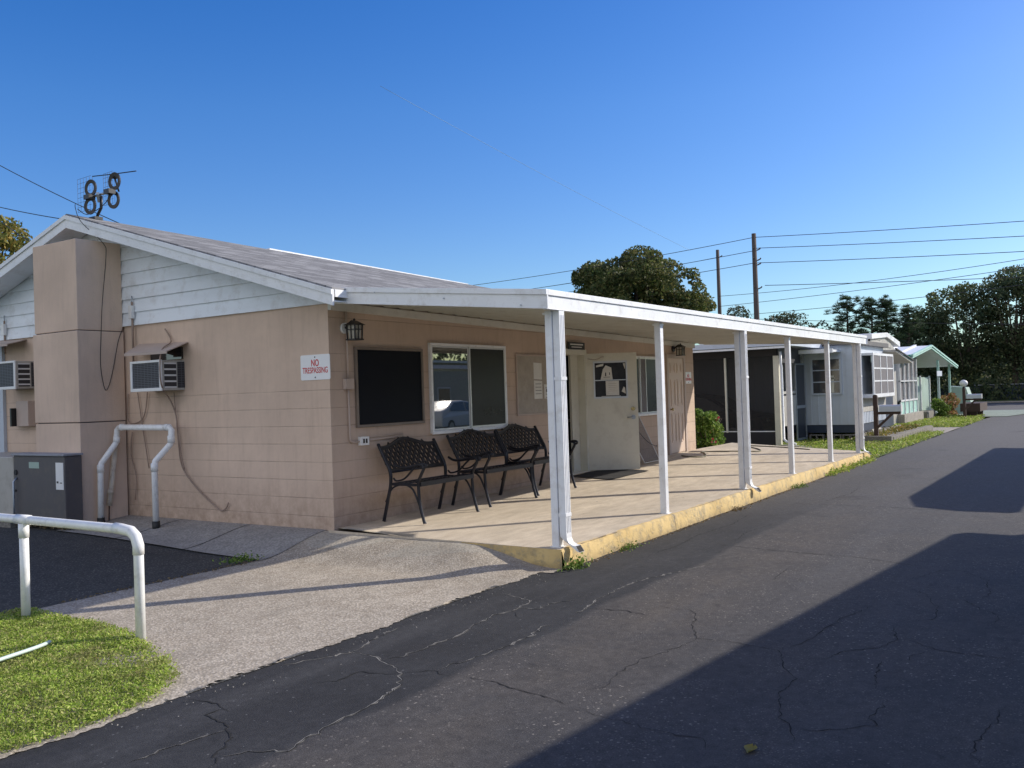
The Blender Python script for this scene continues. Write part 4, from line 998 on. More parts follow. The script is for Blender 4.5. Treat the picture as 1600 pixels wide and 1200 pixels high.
for yy, z0, z1, lab in ((3.52,2.0,2.82,'grey service conduit left of the right air conditioner'),(6.72,2.3,2.8,'grey service conduit above the left air conditioner')):
    t = thing('service_conduit', (-.03,yy,z0), lab, 'conduit', 'grey conduits on the gable siding'); MB().tube([(-.05,yy,z0),(-.05,yy,z1)], .014, 8).build('pipe', M['cable_tan'], t)
    mb = MB(); mb.box(-.085, -.036, yy-.035, yy+.035, z1-.22, z1-.05); mb.build('junction', M['white_clean'], t, bevel=.004); MB().tube([(-.05,yy,z1-.05),(-.05,yy,z1+.08)], .008, 8).build('stub', M['galv'], t)

# large packaged unit in front of the chimney
t = thing('condenser_unit', (-.85,4.6,-.1), 'large dark grey packaged air conditioning cabinet beside the chimney foot', 'air conditioner')
cx0, cx1, cy0, cy1, cz0, cz1 = -1.75, -.7, 3.8, 4.95, -.06, .86
CA = Vector((-.7,3.75,0)); CB = Vector((-.9,4.85,0)); CCc = Vector((-.9,6.4,0)) 
mb = MB(); mb.box(-.86, -.03, 3.72+.04, 3.74+.04, -.06, -.05)
mb = MB(); mb.box(-.93, -.7, 3.7, 4.9, -.03, .84); mb.build('cabinet', M['dark_grey'], t, bevel=.01)
mb = MB(); mb.box(-.93, -.1, 4.905, 6.6, -.03, .82); mb.build('end_cabinet', M['beige_metal'], t, bevel=.01)
mb = MB(); mb.box(-.955, -.69, 3.68, 4.92, .842, .868); mb.build('lid', M['grey_metal'], t, bevel=.005)
mb = MB(); mb.box(-.934, -.9305, 4.28, 4.52, .68, .76); mb.build('maker_plate', M['mint_panel'], t)
mb = MB(); mb.box(-.934, -.9305, 3.73, 3.9, .42, .76); mb.box(-.937, -.9345, 3.84, 3.88, .5, .525, 1); mb.box(-.937, -.9345, 3.76, 3.81, .5, .51, 1); mb.build('rating_label', [M['sign_white'], M['sign_dark']], t)
mb = MB(); mb.tube([(-.93,4.84,.62),(-.945,4.84,.62)], .035, 14); mb.build('knockout', M['black_rubber'], t); mb = MB(); mb.tube([(-.93,4.86,.38),(-.942,4.86,.38)], .018, 10); mb.build('knockout', M['black_rubber'], t)
mb = MB(); mb.tube([(-.93,4.82,.55),(-.98,4.82,.5),(-.98,4.82,.2),(-.97,4.84,-.05)], .013, 8); mb.build('drain_pipe', M['galv'], t)
mb = MB(); mb.box(-1.0, -.6, 4.88, 6.7, -.12, -.035); mb.build('pad', M['cblock'], t)

# PVC bollard hoop by the wall
t = thing('pipe_guard', (-.35,3.3,-.1), 'white plastic pipe guard hoop with kinked legs against the gable wall', 'guard rail')
mb = MB(); r = .038
L = [(-.5,3.64,.02),(-.485,3.64,.68),(-.475,3.64,.715),(-.28,3.64,.94),(-.255,3.64,.98),(-.235,3.64,1.14),(-.225,3.6,1.17)]; Rr = [(-.25,2.52,1.16),(-.25,2.49,1.13),(-.25,2.5,.98),(-.265,2.515,.94),(-.43,2.58,.75),(-.44,2.58,.7),(-.44,2.58,0.0)]
mb.tube(L + Rr, r, 14); mb.build('pipe', M['pvc'], t)
for (a, b) in (((-.487,3.64,.6),(-.485,3.64,.7)),((-.253,3.64,.97),(-.243,3.64,1.05)),((-.25,2.5,.97),(-.25,2.5,1.06)),((-.44,2.58,.63),(-.44,2.58,.73)),((-.228,3.52,1.17),(-.226,3.58,1.17)),((-.249,2.54,1.162),(-.248,2.61,1.163))):
    MB().tube([a,b], r*1.16, 14).build('coupling', M['pvc'], t)
for p in ((-.5,3.64,-.1),(-.44,2.58,-.1)): MB().tube([(p[0],p[1],p[2]),(p[0],p[1],p[2]+.12)], .047, 14).build('foot', M['black_rubber'], t)
t = thing('leaning_pipe', (-.1,3.8,.0), 'dirty white plastic pipe leaning into the chimney corner behind the hoop', 'pipe')
MB().tube([(-.22,3.7,.98),(-.3,3.7,.4),(-.34,3.7,.15)], .034, 12).build('pipe', M['dirty_pvc'], t); MB().tube([(-.308,3.7,.36),(-.318,3.7,.3)], .041, 12).build('coupling', M['dirty_pvc'], t); MB().tube([(-.34,3.7,.15),(-.35,3.7,-.05)], .008, 6).build('rod', M['wood_dark'], t)
# foreground PVC rail
t = thing('pipe_railing', (-3.5,-.9,-.2), 'thick white plastic pipe railing on the lawn at lower left', 'railing')
XRl = -3.52; zr = .58; r = .034
mb = MB(); mb.tube([(XRl,6.0,zr+.0),(XRl,-.15,zr),(XRl,-1.42,zr-.005),(XRl,-1.52,zr-.015),(XRl,-1.575,zr-.05),(XRl,-1.6,zr-.11),(XRl,-1.6,-.22)], r, 18); mb.build('pipe', M['pvc'], t)
for yp in (-.13, 1.4, 2.9, 4.4): 
    MB().tube([(XRl,yp,-.22),(XRl,yp,zr-.03)], r, 18).build('upright', M['pvc'], t)
    MB().tube([(XRl,yp,zr-.14),(XRl,yp,zr-.03)], r*1.14, 18).build('tee', M['pvc'], t); MB().tube([(XRl,yp-.09,zr),(XRl,yp+.09,zr)], r*1.14, 18).build('tee', M['pvc'], t)
mb = MB(); mb.tube([(XRl,-1.34,zr-.001),(XRl,-1.42,zr-.005),(XRl,-1.52,zr-.015),(XRl,-1.575,zr-.05),(XRl,-1.6,zr-.11),(XRl,-1.6,zr-.17)], r*1.14, 18); mb.build('elbow', M['pvc'], t)
# white hose end on the lawn
cable('hose_end', [(-6.2,-1.7,-.14),(-5.2,-1.62,-.135),(-4.55,-1.42,-.13),(-4.1,-1.3,-.13),(-3.95,-1.22,-.135)], .013, 'pale green and white hose lying on the lawn', 'hose_white', 'hose', n=8)

# antenna
t = thing('tv_antenna', (-.1,4.1,4.0), 'black television antenna with four loops on the roof ridge', 'antenna')
AX = -.1
mb = MB(); mb.tube([(AX,4.2,3.97),(AX,4.15,4.06),(AX,4.07,4.14),(AX,4.06,4.3)], .02, 8); mb.box(AX-.06, AX+.06, 4.13, 4.27, 3.99, 4.03); mb.build('mast', M['black_metal'], t)
mb = MB(); mb.bar((AX+.12,4.3,4.28),(AX-.12,3.95,4.3),.04,.03); mb.bar((AX-.02,4.25,4.31),(AX-.1,3.62,4.29),.035,.02); mb.build('boom', M['galv'], t)
mb = MB(); mb.box(AX-.16, AX-.06, 4.1, 4.22, 4.25, 4.31); mb.box(AX-.2, AX-.1, 3.58, 3.7, 4.24, 4.3); mb.tube([(AX,3.66,4.3),(AX-.02,3.72,4.5)], .012, 6); mb.lathe([(.0,0),(.035,0),(.045,.03),(.045,.05),(0,.05)], (AX-.02,3.72,4.48), 10); mb.build('hub', M['black_metal'], t)
nrm = Vector((-.93,-.37,0)); tang = Vector((.37,-.93,0)); tilt = Vector((.02,-.06,1)).normalized()
for (yc, zc) in ((4.14,4.4),(4.16,4.165),(3.6,4.41),(3.63,4.17)):
    mb = MB(); c = Vector((AX-.1,yc,zc)); b0 = len(mb.v); nn_ = 24
    for k in range(nn_):
        a = 2*PI*k/nn_; d = tang*math.cos(a)*.82 + tilt*math.sin(a)*1.12
        for (rr_, oo) in ((.062,.006),(.105,.012),(.105,-.012),(.062,-.006)): mb.v.append(tuple(c + d*rr_ + nrm*oo))
    for k in range(nn_):
        for j in range(4): mb.f.append((b0+k*4+j, b0+((k+1)%nn_)*4+j, b0+((k+1)%nn_)*4+(j+1)%4, b0+k*4+(j+1)%4)); mb.m.append(0); mb.smooth.append(False)
    mb.build('loop', M['black_metal'], t)
MB().tube([(AX-.05,4.17,4.575),(AX-.05,3.7,4.53),(AX-.05,3.2,4.49)], .007, 6).build('dipole', M['black_metal'], t)
for (ya, yb, za, zb) in ((4.66,4.3,4.16,4.62),(4.05,3.8,4.17,4.6)):
    mb = MB(); xg = AX+.03
    for k in range(8): zz = lin(za, zb, k/7); mb.tube([(xg,ya,zz),(xg-.02,yb,zz)], .0022, 4)
    for k in range(6): yy = lin(ya, yb, k/5); mb.tube([(xg,yy,za),(xg,yy,zb)], .0022, 4)
    mb.build('reflector', M['dark_grey'], t)
cable('antenna_lead', [(-.22,3.66,4.28),(-.22,3.76,4.16),(-.3,3.86,4.05),(-.42,3.9,3.98),(-.5,3.97,4.05)], .006, 'black lead hanging from the antenna to the roof edge', 'cable_black')

# ------------------------------------------------------------------ benches
def lattice(m, W, Hf, x_at, thick_mat=0, cell=(.09,.1), band=.035, y_at=None):
    """panel of staggered diamond cells with oval holes. local coords u in [-W/2,W/2], v in [0,Hf(u)]; x_at(u,v)->3D"""
    cw, ch = cell; nx = int(W/cw); off = (W - nx*cw)/2
    rowh = ch/2
    j = 0; vmax = max(Hf(u) for u in [(-.5+.1*k)*W for k in range(11)])
    while j*rowh < vmax + ch:
        for i in range(nx+1):
            uc = -W/2 + off + (i + (.5 if j % 2 else 0))*cw; vc = j*rowh
            if abs(uc) > W/2 - .012 or vc < .012 or vc > Hf(uc) - .012: continue
            out = []; inn = []
            for k in range(8):
                a = PI/4*k; ca, sa = math.cos(a), math.sin(a); s_ = 1/(abs(ca)/(cw/2) + abs(sa)/(ch/2)) if 1 else 0
                out.append((uc + ca*s_*1.03, vc + sa*s_*1.03)); inn.append((uc + ca*cw*.22, vc + sa*ch*.27))
            m.add([x_at(*p) for p in out] + [x_at(*p) for p in inn], [(k,(k+1)%8,8+(k+1)%8,8+k) for k in range(8)])
        j += 1
    # border band following the outline
    n = 28
    top = [(-W/2 + W*k/n, Hf(-W/2 + W*k/n)) for k in range(n+1)]
    for k in range(n):
        (ua, va), (ub, vb) = top[k], top[k+1]
        m.add([x_at(ua,va), x_at(ub,vb), x_at(ub,vb-band), x_at(ua,va-band)], [(0,3,2,1)])
        m.add([x_at(ua,0), x_at(ub,0), x_at(ub,band), x_at(ua,band)], [(0,1,2,3)])
    for s_ in (-1, 1):
        h = Hf(s_*W/2)
        for k in range(6): m.add([x_at(s_*W/2, h*k/6), x_at(s_*(W/2-band), h*k/6), x_at(s_*(W/2-band), h*(k+1)/6), x_at(s_*W/2, h*(k+1)/6)], [(0,1,2,3)])
def make_bench(W=1.04):
    t = thing('garden_bench', (0,0,0), 'black cast metal garden bench, left of three, nearest the wall corner', 'bench', 'black garden benches along the porch wall')
    wi = W - .01
    def Hf(u):
        a = abs(u)/(wi/2); arch = .085*(.5 + .5*math.cos(PI*min(1, a/.86))); return .3 + arch
    def back(u, v): return (u, -.285 + .53*v + .02*(1-(2*u/wi)**2), .565 + v*.96)
    mb = MB(); lattice(mb, wi, Hf, back); o = mb.build('backrest', M['iron'], t, local=True); so = o.modifiers.new('s', 'SOLIDIFY'); so.thickness = .014; so.offset = 0
    mb = MB(); n = 30; P = [tuple(Vector(back(-wi/2+wi*k/n, Hf(-wi/2+wi*k/n)))) for k in range(n+1)]; mb.tube(P, .013, 8); mb.tube([back(-wi/2,0), back(0,0), back(wi/2,0)], .012, 8); mb.build('back_rim', M['iron'], o, local=True)
    def seat(u, v): return (u, -.715 + v*.93, .445 + .018*math.cos(PI*(v/.42)*1.0)*1 - .012*(v < .02))
    mb = MB(); lattice(mb, wi, lambda u: .42, seat, cell=(.075,.075)); s2 = mb.build('seat', M['iron'], t, local=True); so = s2.modifiers.new('s', 'SOLIDIFY'); so.thickness = .016; so.offset = 0
    mb = MB(); mb.bar((-wi/2,-.72,.437),(wi/2,-.72,.437),.024,.05); mb.bar((-wi/2,-.33,.43),(wi/2,-.33,.43),.018,.035); mb.build('seat_rail', M['iron'], s2, local=True)
    def lift(pts, r, m): m.tube(catmull(pts), r, 8)
    for s_ in (-1, 1):
        x = s_*W/2
        mb = MB(); mb.tube(catmull([(x,-.17,0),(x,-.2,.1),(x,-.25,.28),(x,-.29,.43),(x,-.285,.575),(x,-.21,.72),(x,-.125,.875)]), .02, 8); mb.lathe([(0,-.01),(.018,-.01),(.022,.004),(.014,.018),(0,.02)], (x,-.122,.88), 10); mb.lathe([(.02,0),(.02,.012),(.014,.02)], (x,-.17,0), 10)
        mb.build('rear_leg', M['iron'], t, local=True)
        mb = MB(); mb.tube(catmull([(x,-.775,0),(x,-.755,.05),(x,-.715,.2),(x,-.7,.36),(x,-.705,.47),(x,-.745,.55),(x,-.78,.61),(x,-.77,.655),(x,-.735,.66)]), .0185, 8); mb.lathe([(.022,0),(.018,.014),(.012,.022)], (x,-.775,0), 10)
        mb.build('front_leg', M['iron'], t, local=True)
        mb = MB(); mb.tube(catmull([(x,-.345,.665),(x,-.42,.63),(x,-.52,.625),(x,-.64,.645),(x,-.76,.67),(x,-.815,.665),(x,-.82,.64),(x,-.795,.63)]), .016, 8); mb.tube(catmull([(x,-.335,.5),(x,-.38,.47),(x,-.5,.5),(x,-.62,.6),(x,-.68,.645)]), .0115, 6)
        mb.build('armrest', M['iron'], t, local=True)
        mb = MB(); mb.tube(catmull([(x,-.21,.22),(x,-.3,.37),(x,-.42,.425),(x,-.52,.425),(x,-.62,.37),(x,-.705,.2)]), .0115, 6); mb.bar((x,-.72,.43),(x,-.31,.43),.016,.03)
        mb.build('side_brace', M['iron'], t, local=True)
    return t
def catmull(pts, k=5):
    P = [Vector(p) for p in pts]; out = []
    for i in range(len(P)-1):
        p0 = P[max(i-1,0)]; p1 = P[i]; p2 = P[i+1]; p3 = P[min(i+2,len(P)-1)]
        for j in range(k):
            t = j/k; out.append(.5*((2*p1) + (-p0+p2)*t + (2*p0-5*p1+4*p2-p3)*t*t + (-p0+3*p1-3*p2+p3)*t**3))
    out.append(P[-1]); return out
b1 = make_bench(); b1.location = (1.15, -.0, zslab(1.2,-.45)+.002); b1.rotation_euler = (0,0,R(.3))
dup(b1, (2.47, -.02, zslab(2.66,-.45)+.002), R(-1.5), 'black cast metal garden bench in the middle of the row of three')
dup(b1, (3.54, -.02, zslab(3.7,-.45)+.002), R(.6), 'black cast metal garden bench at the far end, by the doorway')

# doormat, leaning screens, cords and hose, brown mat
mb = MB(); a, b = zslab(5.2,-.12)+.006, zslab(5.2,-.85)+.006
mb.grid(lambda u, v: (5.1+1.35*u, -.12-.72*v, zslab(5.1+1.35*u, -.12-.72*v)+.012+.003*math.sin(u*20)), 14, 8); tag(mb.build('doormat', M['black_mat']), 'black doormat on the slab in front of the open door', 'mat')
t = thing('window_screen', (7.6,-.2,.13), 'removed insect screen leaning on the wall under the far window', 'window screen')
A, B, C_, D = Vector((7.28,-.38,.145)), Vector((7.95,-.36,.15)), Vector((7.75,-.06,.985)), Vector((7.05,-.06,.985))
mb = MB()
for p, q in ((A,B),(B,C_),(C_,D),(D,A)): mb.bar(p, q, .022, .012)
mb.build('frame', M['alum'], t); mb = MB(); mb.add([tuple(p) for p in (A,B,C_,D)], [(0,1,2,3)]); mb.build('mesh', M['mesh_screen'], t)
cable('extension_cable', [(7.3,-.08,.97),(7.35,-.2,.75),(7.6,-.3,.5),(7.95,-.3,.4),(8.4,-.1,.38),(8.6,-.03,.36)], .006, 'dark cord drooping over the leaning screen', 'cable_black')
H = lambda x, y: (x, y, zslab(x, y)+.012)
cable('garden_hose', [H(9.1,-.3),H(9.0,-.55),H(9.25,-.72),H(9.8,-.5),H(10.1,-.35),H(10.6,-.75),H(11.0,-1.2),H(11.6,-.95),H(12.0,-.5),H(12.2,-.75),H(12.3,-1.3),H(12.2,-1.9)], .011, 'thin garden hose snaking over the far end of the porch slab', 'hose', 'hose')
mb = MB(); mb.hexa([(9.9,-.12,.15),(10.5,-.75,.105),(11.6,-.45,.1),(11.4,.15,.13)], [(9.9,-.12,.158),(10.5,-.75,.113),(11.6,-.45,.108),(11.4,.15,.138)]); tag(mb.build('brown_mat', M['rug']), 'flat brown mat on the slab outside the panel door', 'mat')
# flowering shrub at the building end
def shrub(name, loc, rx, ry, h, n, size, mat, label, flowers=0, group=None):
    t = thing(name, loc, label, 'shrub', group)
    mb = MB(); rr = random.Random(int(loc[0]*10))
    for k in range(9):
        a = rr.uniform(0, 2*PI); mb.tube([(0,0,0),(math.cos(a)*rx*.3, math.sin(a)*ry*.3, h*.4),(math.cos(a)*rx*.7, math.sin(a)*ry*.7, h*.75)], [.014,.01,.004], 5)
    mb.build('stem', M['bark'], t, local=True)
    cl = []
    for k in range(16):
        a = rr.uniform(0, 2*PI); rad = rr.uniform(.1,.75); cl.append((math.cos(a)*rx*rad, math.sin(a)*ry*rad, h*rr.uniform(.12,.9), rx*.36, ry*.36, h*.17))
    P = []
    for c in cl:
        d = rng.normal(size=(n//16,3)); d /= np.linalg.norm(d, axis=1)[:,None]; P.append(np.array(c[:3]) + d*(rng.random(n//16)[:,None]**.5)*np.array(c[3:]))
    P = np.concatenate(P); P = P[P[:,2] > .01]
    V, F = leaf_quads(P, size); fast_mesh('foliage', V, F, M[mat], t)
    if flowers:
        pf = P[rng.choice(len(P), flowers)]*np.array([1.05,1.05,1.03]); V, F = leaf_quads(np.repeat(pf, 6, 0) + rng.normal(size=(flowers*6,3))*.03, .07, aspect=.9); fast_mesh('flower', V, F, M['pink'], t)
    return t
shrub('flowering_shrub', (12.3,.42,.0), .62, .5, .98, 7600, .065, 'bush', 'green shrub with a few pink flowers at the end of the clubhouse', 7)
shrub('climbing_shrub', (11.4,.8,.0), .35, .4, 1.3, 2600, .06, 'bush', 'tall dark green shrub hugging the far corner of the clubhouse')

# ------------------------------------------------------------------ neighbours: carport, trailers
cp = thing('neighbour_carport', (16,1.5,-.19), 'dark screened carport with white roof edge beyond the clubhouse', 'carport')
mb = MB(); mb.hexa([(15.5,-.5,2.44),(19.2,-.5,2.44),(19.2,7,2.44),(15.5,7,2.44)], [(15.5,-.5,2.56),(19.2,-.5,2.56),(19.2,7,2.6),(15.5,7,2.6)]); mb.build('roof', M['trailer_white'], cp)
mb = MB(); mb.box(15.46, 15.495, -.52, 7, 2.37, 2.42); mb.build('gutter', M['white'], cp)
mb = MB(); mb.box(15.97, 16.02, -.1, 7, 2.2, 2.44); mb.box(15.98, 16.01, .0, 7, -.19, .22); mb.box(16.0, 18.0, -.14, -.1, 2.02, 2.44); mb.build('header', M['screen_black'], cp)
mb = MB(); mb.box(15.97, 16.02, .0, 7, .235, .26); mb.build('rail', M['white'], cp)
mb = MB(); mb.box(15.95, 16.03, 1.25, 1.3, .22, 2.2); mb.build('post', M['cream'], cp)
mb = MB(); mb.box(15.93, 16.05, -.16, -.02, -.19, 2.2); mb.build('post', M['cream'], cp)
mb = MB(); mb.tube([(15.98,-.2,2.3),(15.98,-.2,2.0),(15.96,-.22,1.9),(15.96,-.22,.05),(15.93,-.3,-.02),(15.9,-.55,-.08)], .035, 8); mb.build('downspout', M['white'], cp)
mb = MB(); mb.quad((16.0,0,.22),(16.0,7,.22),(16.0,7,2.2),(16.0,0,2.2)); mb.build('screen', M['mesh_black'], cp)
mb = MB(); mb.quad((16.02,-.1,-.17),(19.5,-.1,-.17),(19.5,7,-.17),(16.02,7,-.17)); mb.build('floor', M['deck_dark'], cp)
mb = MB(); mb.box(19.45, 19.5, -.0, 7, -.17, 2.44); mb.box(16, 19.4, 6.9, 7, -.17, 2.44); bw = mb.build('back_wall', M['beige_wall'], cp)
for y0, y1, z0, z1 in ((2.79,3.54,1.5,2.14),(1.07,1.56,1.33,2.06)):
    mb = MB(); mb.box(19.42, 19.449, y0, y1, z0, z1); mb.build('window', M['glass_dark'], bw)
# splash block
mb = MB(); mb.hexa([(15.6,-.25,-.19),(15.9,-.3,-.19),(15.75,-1.0,-.19),(15.5,-.95,-.19)],[(15.6,-.25,-.08),(15.9,-.3,-.08),(15.72,-1.0,-.12),(15.48,-.95,-.12)]); tag(mb.build('splash_block', M['cblock']), 'concrete splash block under the neighbour carport downspout', 'splash block')
# car under the carport: side profile along y
def car(name, loc, rz, body, label, glass='glass_dark'):
    t = thing(name, loc, label, 'car', None, rz)
    prof = [(-2.2,.35),(-2.22,.62),(-2.1,.8),(-1.35,.92),(-.6,1.36),(.0,1.44),(.9,1.42),(1.55,1.12),(2.05,1.02),(2.2,.75),(2.2,.35)]
    mb = MB(); n = len(prof); W = .86
    def wx(z): return W*(1 - .0*z) - max(0, z-.85)*.32
    secs = []
    for s_ in (-1, -.86, .86, 1):
        secs.append([(x*(1 - .015*(abs(s_) > .9)), s_*wx(z), z - (.02 if abs(s_) > .9 else 0)) for x, z in prof])
    b0 = len(mb.v)
    for sec in secs: mb.v += sec
    for a in range(3):
        for k in range(n): mb.f.append((b0+a*n+k, b0+a*n+(k+1)%n, b0+(a+1)*n+(k+1)%n, b0+(a+1)*n+k)); mb.m.append(0); mb.smooth.append(True)
    mb.f.append(tuple(b0+k for k in range(n))[::-1]); mb.f.append(tuple(b0+3*n+k for k in range(n))); mb.m += [0,0]; mb.smooth += [False, False]
    mb.build('body', M[body], t, local=True, bevel=.03)
    for s_ in (-1, 1):
        mb = MB(); y = lambda z: s_*(wx(z)+.006)
        for q in ([(-1.2,.94),(-.58,1.3),(-.05,1.37),(-.05,.96)], [(.03,.96),(.03,1.37),(.85,1.35),(1.35,1.1),(1.35,1.0)]): mb.add([(x, y(z), z) for x, z in q], [tuple(range(len(q)))[::s_]])
        mb.build('side_window', M[glass], t, local=True)
        for xw in (-1.35, 1.38):
            mb = MB(); mb.tube([(xw, s_*.66, .31), (xw, s_*.875, .31)], .31, 24); w = mb.build('wheel', M['tyre'], t, local=True)
            mb = MB(); mb.tube([(xw, s_*.87, .31), (xw, s_*.882, .31)], .2, 20); mb.build('rim', M['alum'], w, local=True)
        mb = MB(); mb.box(-2.215, -2.12, s_*.55-.14, s_*.55+.14, .62, .74); mb.build('headlight', M['glass_far'], t, local=True)
    mb = MB(); mb.add([(-1.33,-.72,.93),(-1.33,.72,.93),(-.63,.6,1.35),(-.63,.6-1.2,1.35)], [(0,1,2,3)]); o = mb.build('windscreen', M[glass], t, local=True); o.location = (-.012,0,.012)
    return t
car('parked_car', (17.2,2.6,-.17), R(90), 'car_dark', 'dark car parked in the shade under the neighbour carport')

tr1 = thing('white_trailer', (19,-.7,-.19), 'white ribbed mobile home with a large paned window facing the lane', 'mobile home')
TX0, TX1, TY0, TY1 = 19.0, 22.75, -1.38, 5.5
mb = MB(); mb.box(TX0, TX1, TY0, TY1, .27, 2.5)
for k in range(34):
    y = TY0 + .05 + k*.2; mb.box(TX0-.012, TX0-.0005, y, y+.03, .28, 2.42)
for k in range(18):
    x = TX0 + .06 + k*.2; mb.box(x, x+.03, TY0-.012, TY0-.0005, .28, 1.0)
mb.build('body', M['trailer_white'], tr1)
mb = MB(); mb.box(TX0+.02, TX1, TY0+.03, TY1, .05, .268); mb.build('dark_gap', M['trailer_navy'], tr1)  # dark strip standing in for the shaded gap beneath the body
mb = MB(); mb.box(TX0-.12, TX1+.1, TY0-.14, TY1+.2, 2.502, 2.62); mb.build('roof', M['dark_grey'], tr1)
mb = MB(); mb.box(TX0-.03, TX0-.001, -.97, -.2, 1.17, 2.14); 
w = MB(); 
w.box(TX0-.045, TX0-.001, -1.0, -.94, 1.12, 2.18); w.box(TX0-.045, TX0-.001, -.2, -.13, 1.12, 2.18); w.box(TX0-.045, TX0-.001, -.94, -.2, 2.12, 2.18); w.box(TX0-.045, TX0-.001, -.94, -.2, 1.12, 1.17)
w.box(TX0-.04, TX0-.001, -.94, -.2, 1.47, 1.5); w.box(TX0-.04, TX0-.001, -.94, -.2, 1.8, 1.83)
wi_ = w.build('side_window', M['trailer_white'], tr1); mb = MB(); mb.box(TX0-.02, TX0-.0005, -.94, -.2, 1.17, 2.12); mb.build('pane', M['glass_far'], wi_)
mb = MB(); mb.box(TX0-.03, TX0-.022, -.78, -.7, 1.18, 1.66); mb.box(TX0-.03, TX0-.022, -.8, -.68, 1.56, 1.6); mb.build('ornament', M['cream'], wi_)
# bow window on the lane side
w = MB(); YB = TY0-.32; wx0, wx1, wz0, wz1 = 19.75, 22.5, 1.1, 2.2
w.box(wx0-.06, wx1+.06, YB, TY0-.001, wz0-.1, wz0); w.box(wx0-.06, wx1+.06, YB, TY0-.001, wz1, wz1+.07)
for k in range(4):
    x = lin(wx0, wx1, k/3); w.box(x-.03, x+.03, YB, YB+.05, wz0, wz1)
for k in (1, 2):
    z = lin(wz0, wz1, k/3); w.box(wx0, wx1, YB+.005, YB+.045, z-.02, z+.02)
w.box(wx1+.03, wx1+.06, YB+.002, TY0-.001, wz0, wz1)
bw = w.build('bow_window', M['white'], tr1); mb = MB(); mb.box(wx0, wx1, YB+.015, YB+.03, wz0, wz1); mb.build('pane', M['mesh_grey'], bw)
mb = MB(); mb.box(wx0, wx1, YB+.06, YB+.08, wz1-.2, wz1); mb.build('blind', M['mint_panel'], bw)
for k in range(14):
    pass
mb = MB(); mb.box(TX0, TX1, TY0-.02, TY0-.001, .6, .98); mb.box(TX0+.6, TX1, TY0-.3, TY0-.001, .98, 1.0); mb.build('band', M['beige_metal'], tr1)
mb = MB(); mb.box(22.2, 22.3, YB-.05, YB+.02, 2.2, 2.42); 
mb = MB(); mb.hexa([(22.7,-1.75,2.36),(25.5,-1.75,2.03),(25.5,-.6,2.03),(22.7,-.6,2.36)],[(22.7,-1.75,2.42),(25.5,-1.75,2.09),(25.5,-.6,2.09),(22.7,-.6,2.42)]); mb.build('awning', M['beige_metal'], tr1)
mb = MB(); mb.hexa([(22.6,-1.8,2.43),(25.6,-1.8,2.1),(25.6,-1.75,2.1),(22.6,-1.75,2.43)],[(22.6,-1.8,2.47),(25.6,-1.8,2.14),(25.6,-1.75,2.14),(22.6,-1.75,2.47)]); mb.build('awning_edge', M['screen_black'], tr1)
# screen door porch on the near side
mb = MB(); yy = -.05
mb.box(17.7, 17.76, yy-.03, yy, -.17, 2.25); mb.box(18.6, 18.66, yy-.03, yy, -.17, 2.25); mb.box(17.76, 18.6, yy-.03, yy, 1.98, 2.04); mb.box(17.76, 18.6, yy-.03, yy, .78, .86); mb.box(17.76, 18.6, yy-.03, yy, -.1, -.04)
sd = mb.build('screen_door', M['galv'], cp); mb = MB(); mb.quad((17.76,yy-.01,-.04),(18.6,yy-.01,-.04),(18.6,yy-.01,1.98),(17.76,yy-.01,1.98)); mb.build('mesh', M['mesh_dark'], sd)
mb = MB(); mb.box(16.0, 17.68, -.07, -.03, .35, 1.15); mb.box(16.1, 17.68, -.07, -.03, 1.2, 1.27); mb.build('side_panel', M['beige_metal'], cp)
mb = MB(); mb.box(17.9, 19.0, -1.0, -.0, 2.3, 2.36); mb.box(17.85, 17.9, -1.05, 0, 2.27, 2.38); mb.build('step_awning', M['white'], tr1)
# concrete blocks under the trailer edge
def cblock(x, y, z, label, rz=0, par=None):
    t = MB(); L, W_, H_ = .39, .19, .19
    t.box(-W_/2, W_/2, -L/2, L/2, 0, .035); t.box(-W_/2, W_/2, -L/2, L/2, H_-.035, H_); 
    for yy_ in (-L/2, -.017, L/2-.035): t.box(-W_/2, W_/2, yy_, yy_+.035, .035, H_-.035)
    o = t.build('concrete_block', M['cblock']); o.location = (x, y, z); o.rotation_euler = (0,0,rz); return tag(o, label, 'block', 'concrete blocks under the white trailer')
o = cblock(18.96, -.27, -.185, 'left hollow concrete block under the white trailer'); o = cblock(18.97, -.75, -.185, 'middle hollow concrete block under the white trailer'); cblock(18.98, -1.17, -.185, 'right hollow concrete block under the white trailer')
# small gabled addition
ad = thing('gabled_addition', (25.5,-.5,-.19), 'grey sided small gabled addition with white barge boards behind the trailer', 'building')
def gable_face(x0, x1, xr, yf, ze0, ze1, zr, depth, name_):
    pass
gx0, gx1, gxr, gy = 23.7, 28.2, 26.1, -.8
mb = MB(); mb.box(gx0+.1, gx1-.1, gy+.05, 5, -.19, 2.55); mb.add([(gx0+.05,gy,2.5),(gx1-.05,gy,2.5),(gxr,gy,3.02),(gx0+.05,gy,2.86)], [(0,1,2,3)])
for k in range(4): mb.box(gx0+.2+k*.15, gx1-.2-k*.9, gy-.02, gy-.001, 2.52+k*.11, 2.54+k*.11)
mb.build('wall', M['beige_metal'], ad)
mb = MB(); mb.hexa([(gx0-.1,gy-.08,2.84),(gxr,gy-.08,2.98),(gxr,5,2.98),(gx0-.1,5,2.84)],[(gx0-.1,gy-.08,3.0),(gxr,gy-.08,3.14),(gxr,5,3.14),(gx0-.1,5,3.0)]); mb.hexa([(gxr,gy-.08,2.98),(gx1+.1,gy-.08,2.7),(gx1+.1,5,2.7),(gxr,5,2.98)],[(gxr,gy-.08,3.14),(gx1+.1,gy-.08,2.88),(gx1+.1,5,2.88),(gxr,5,3.14)])
mb.build('roof', M['white'], ad)
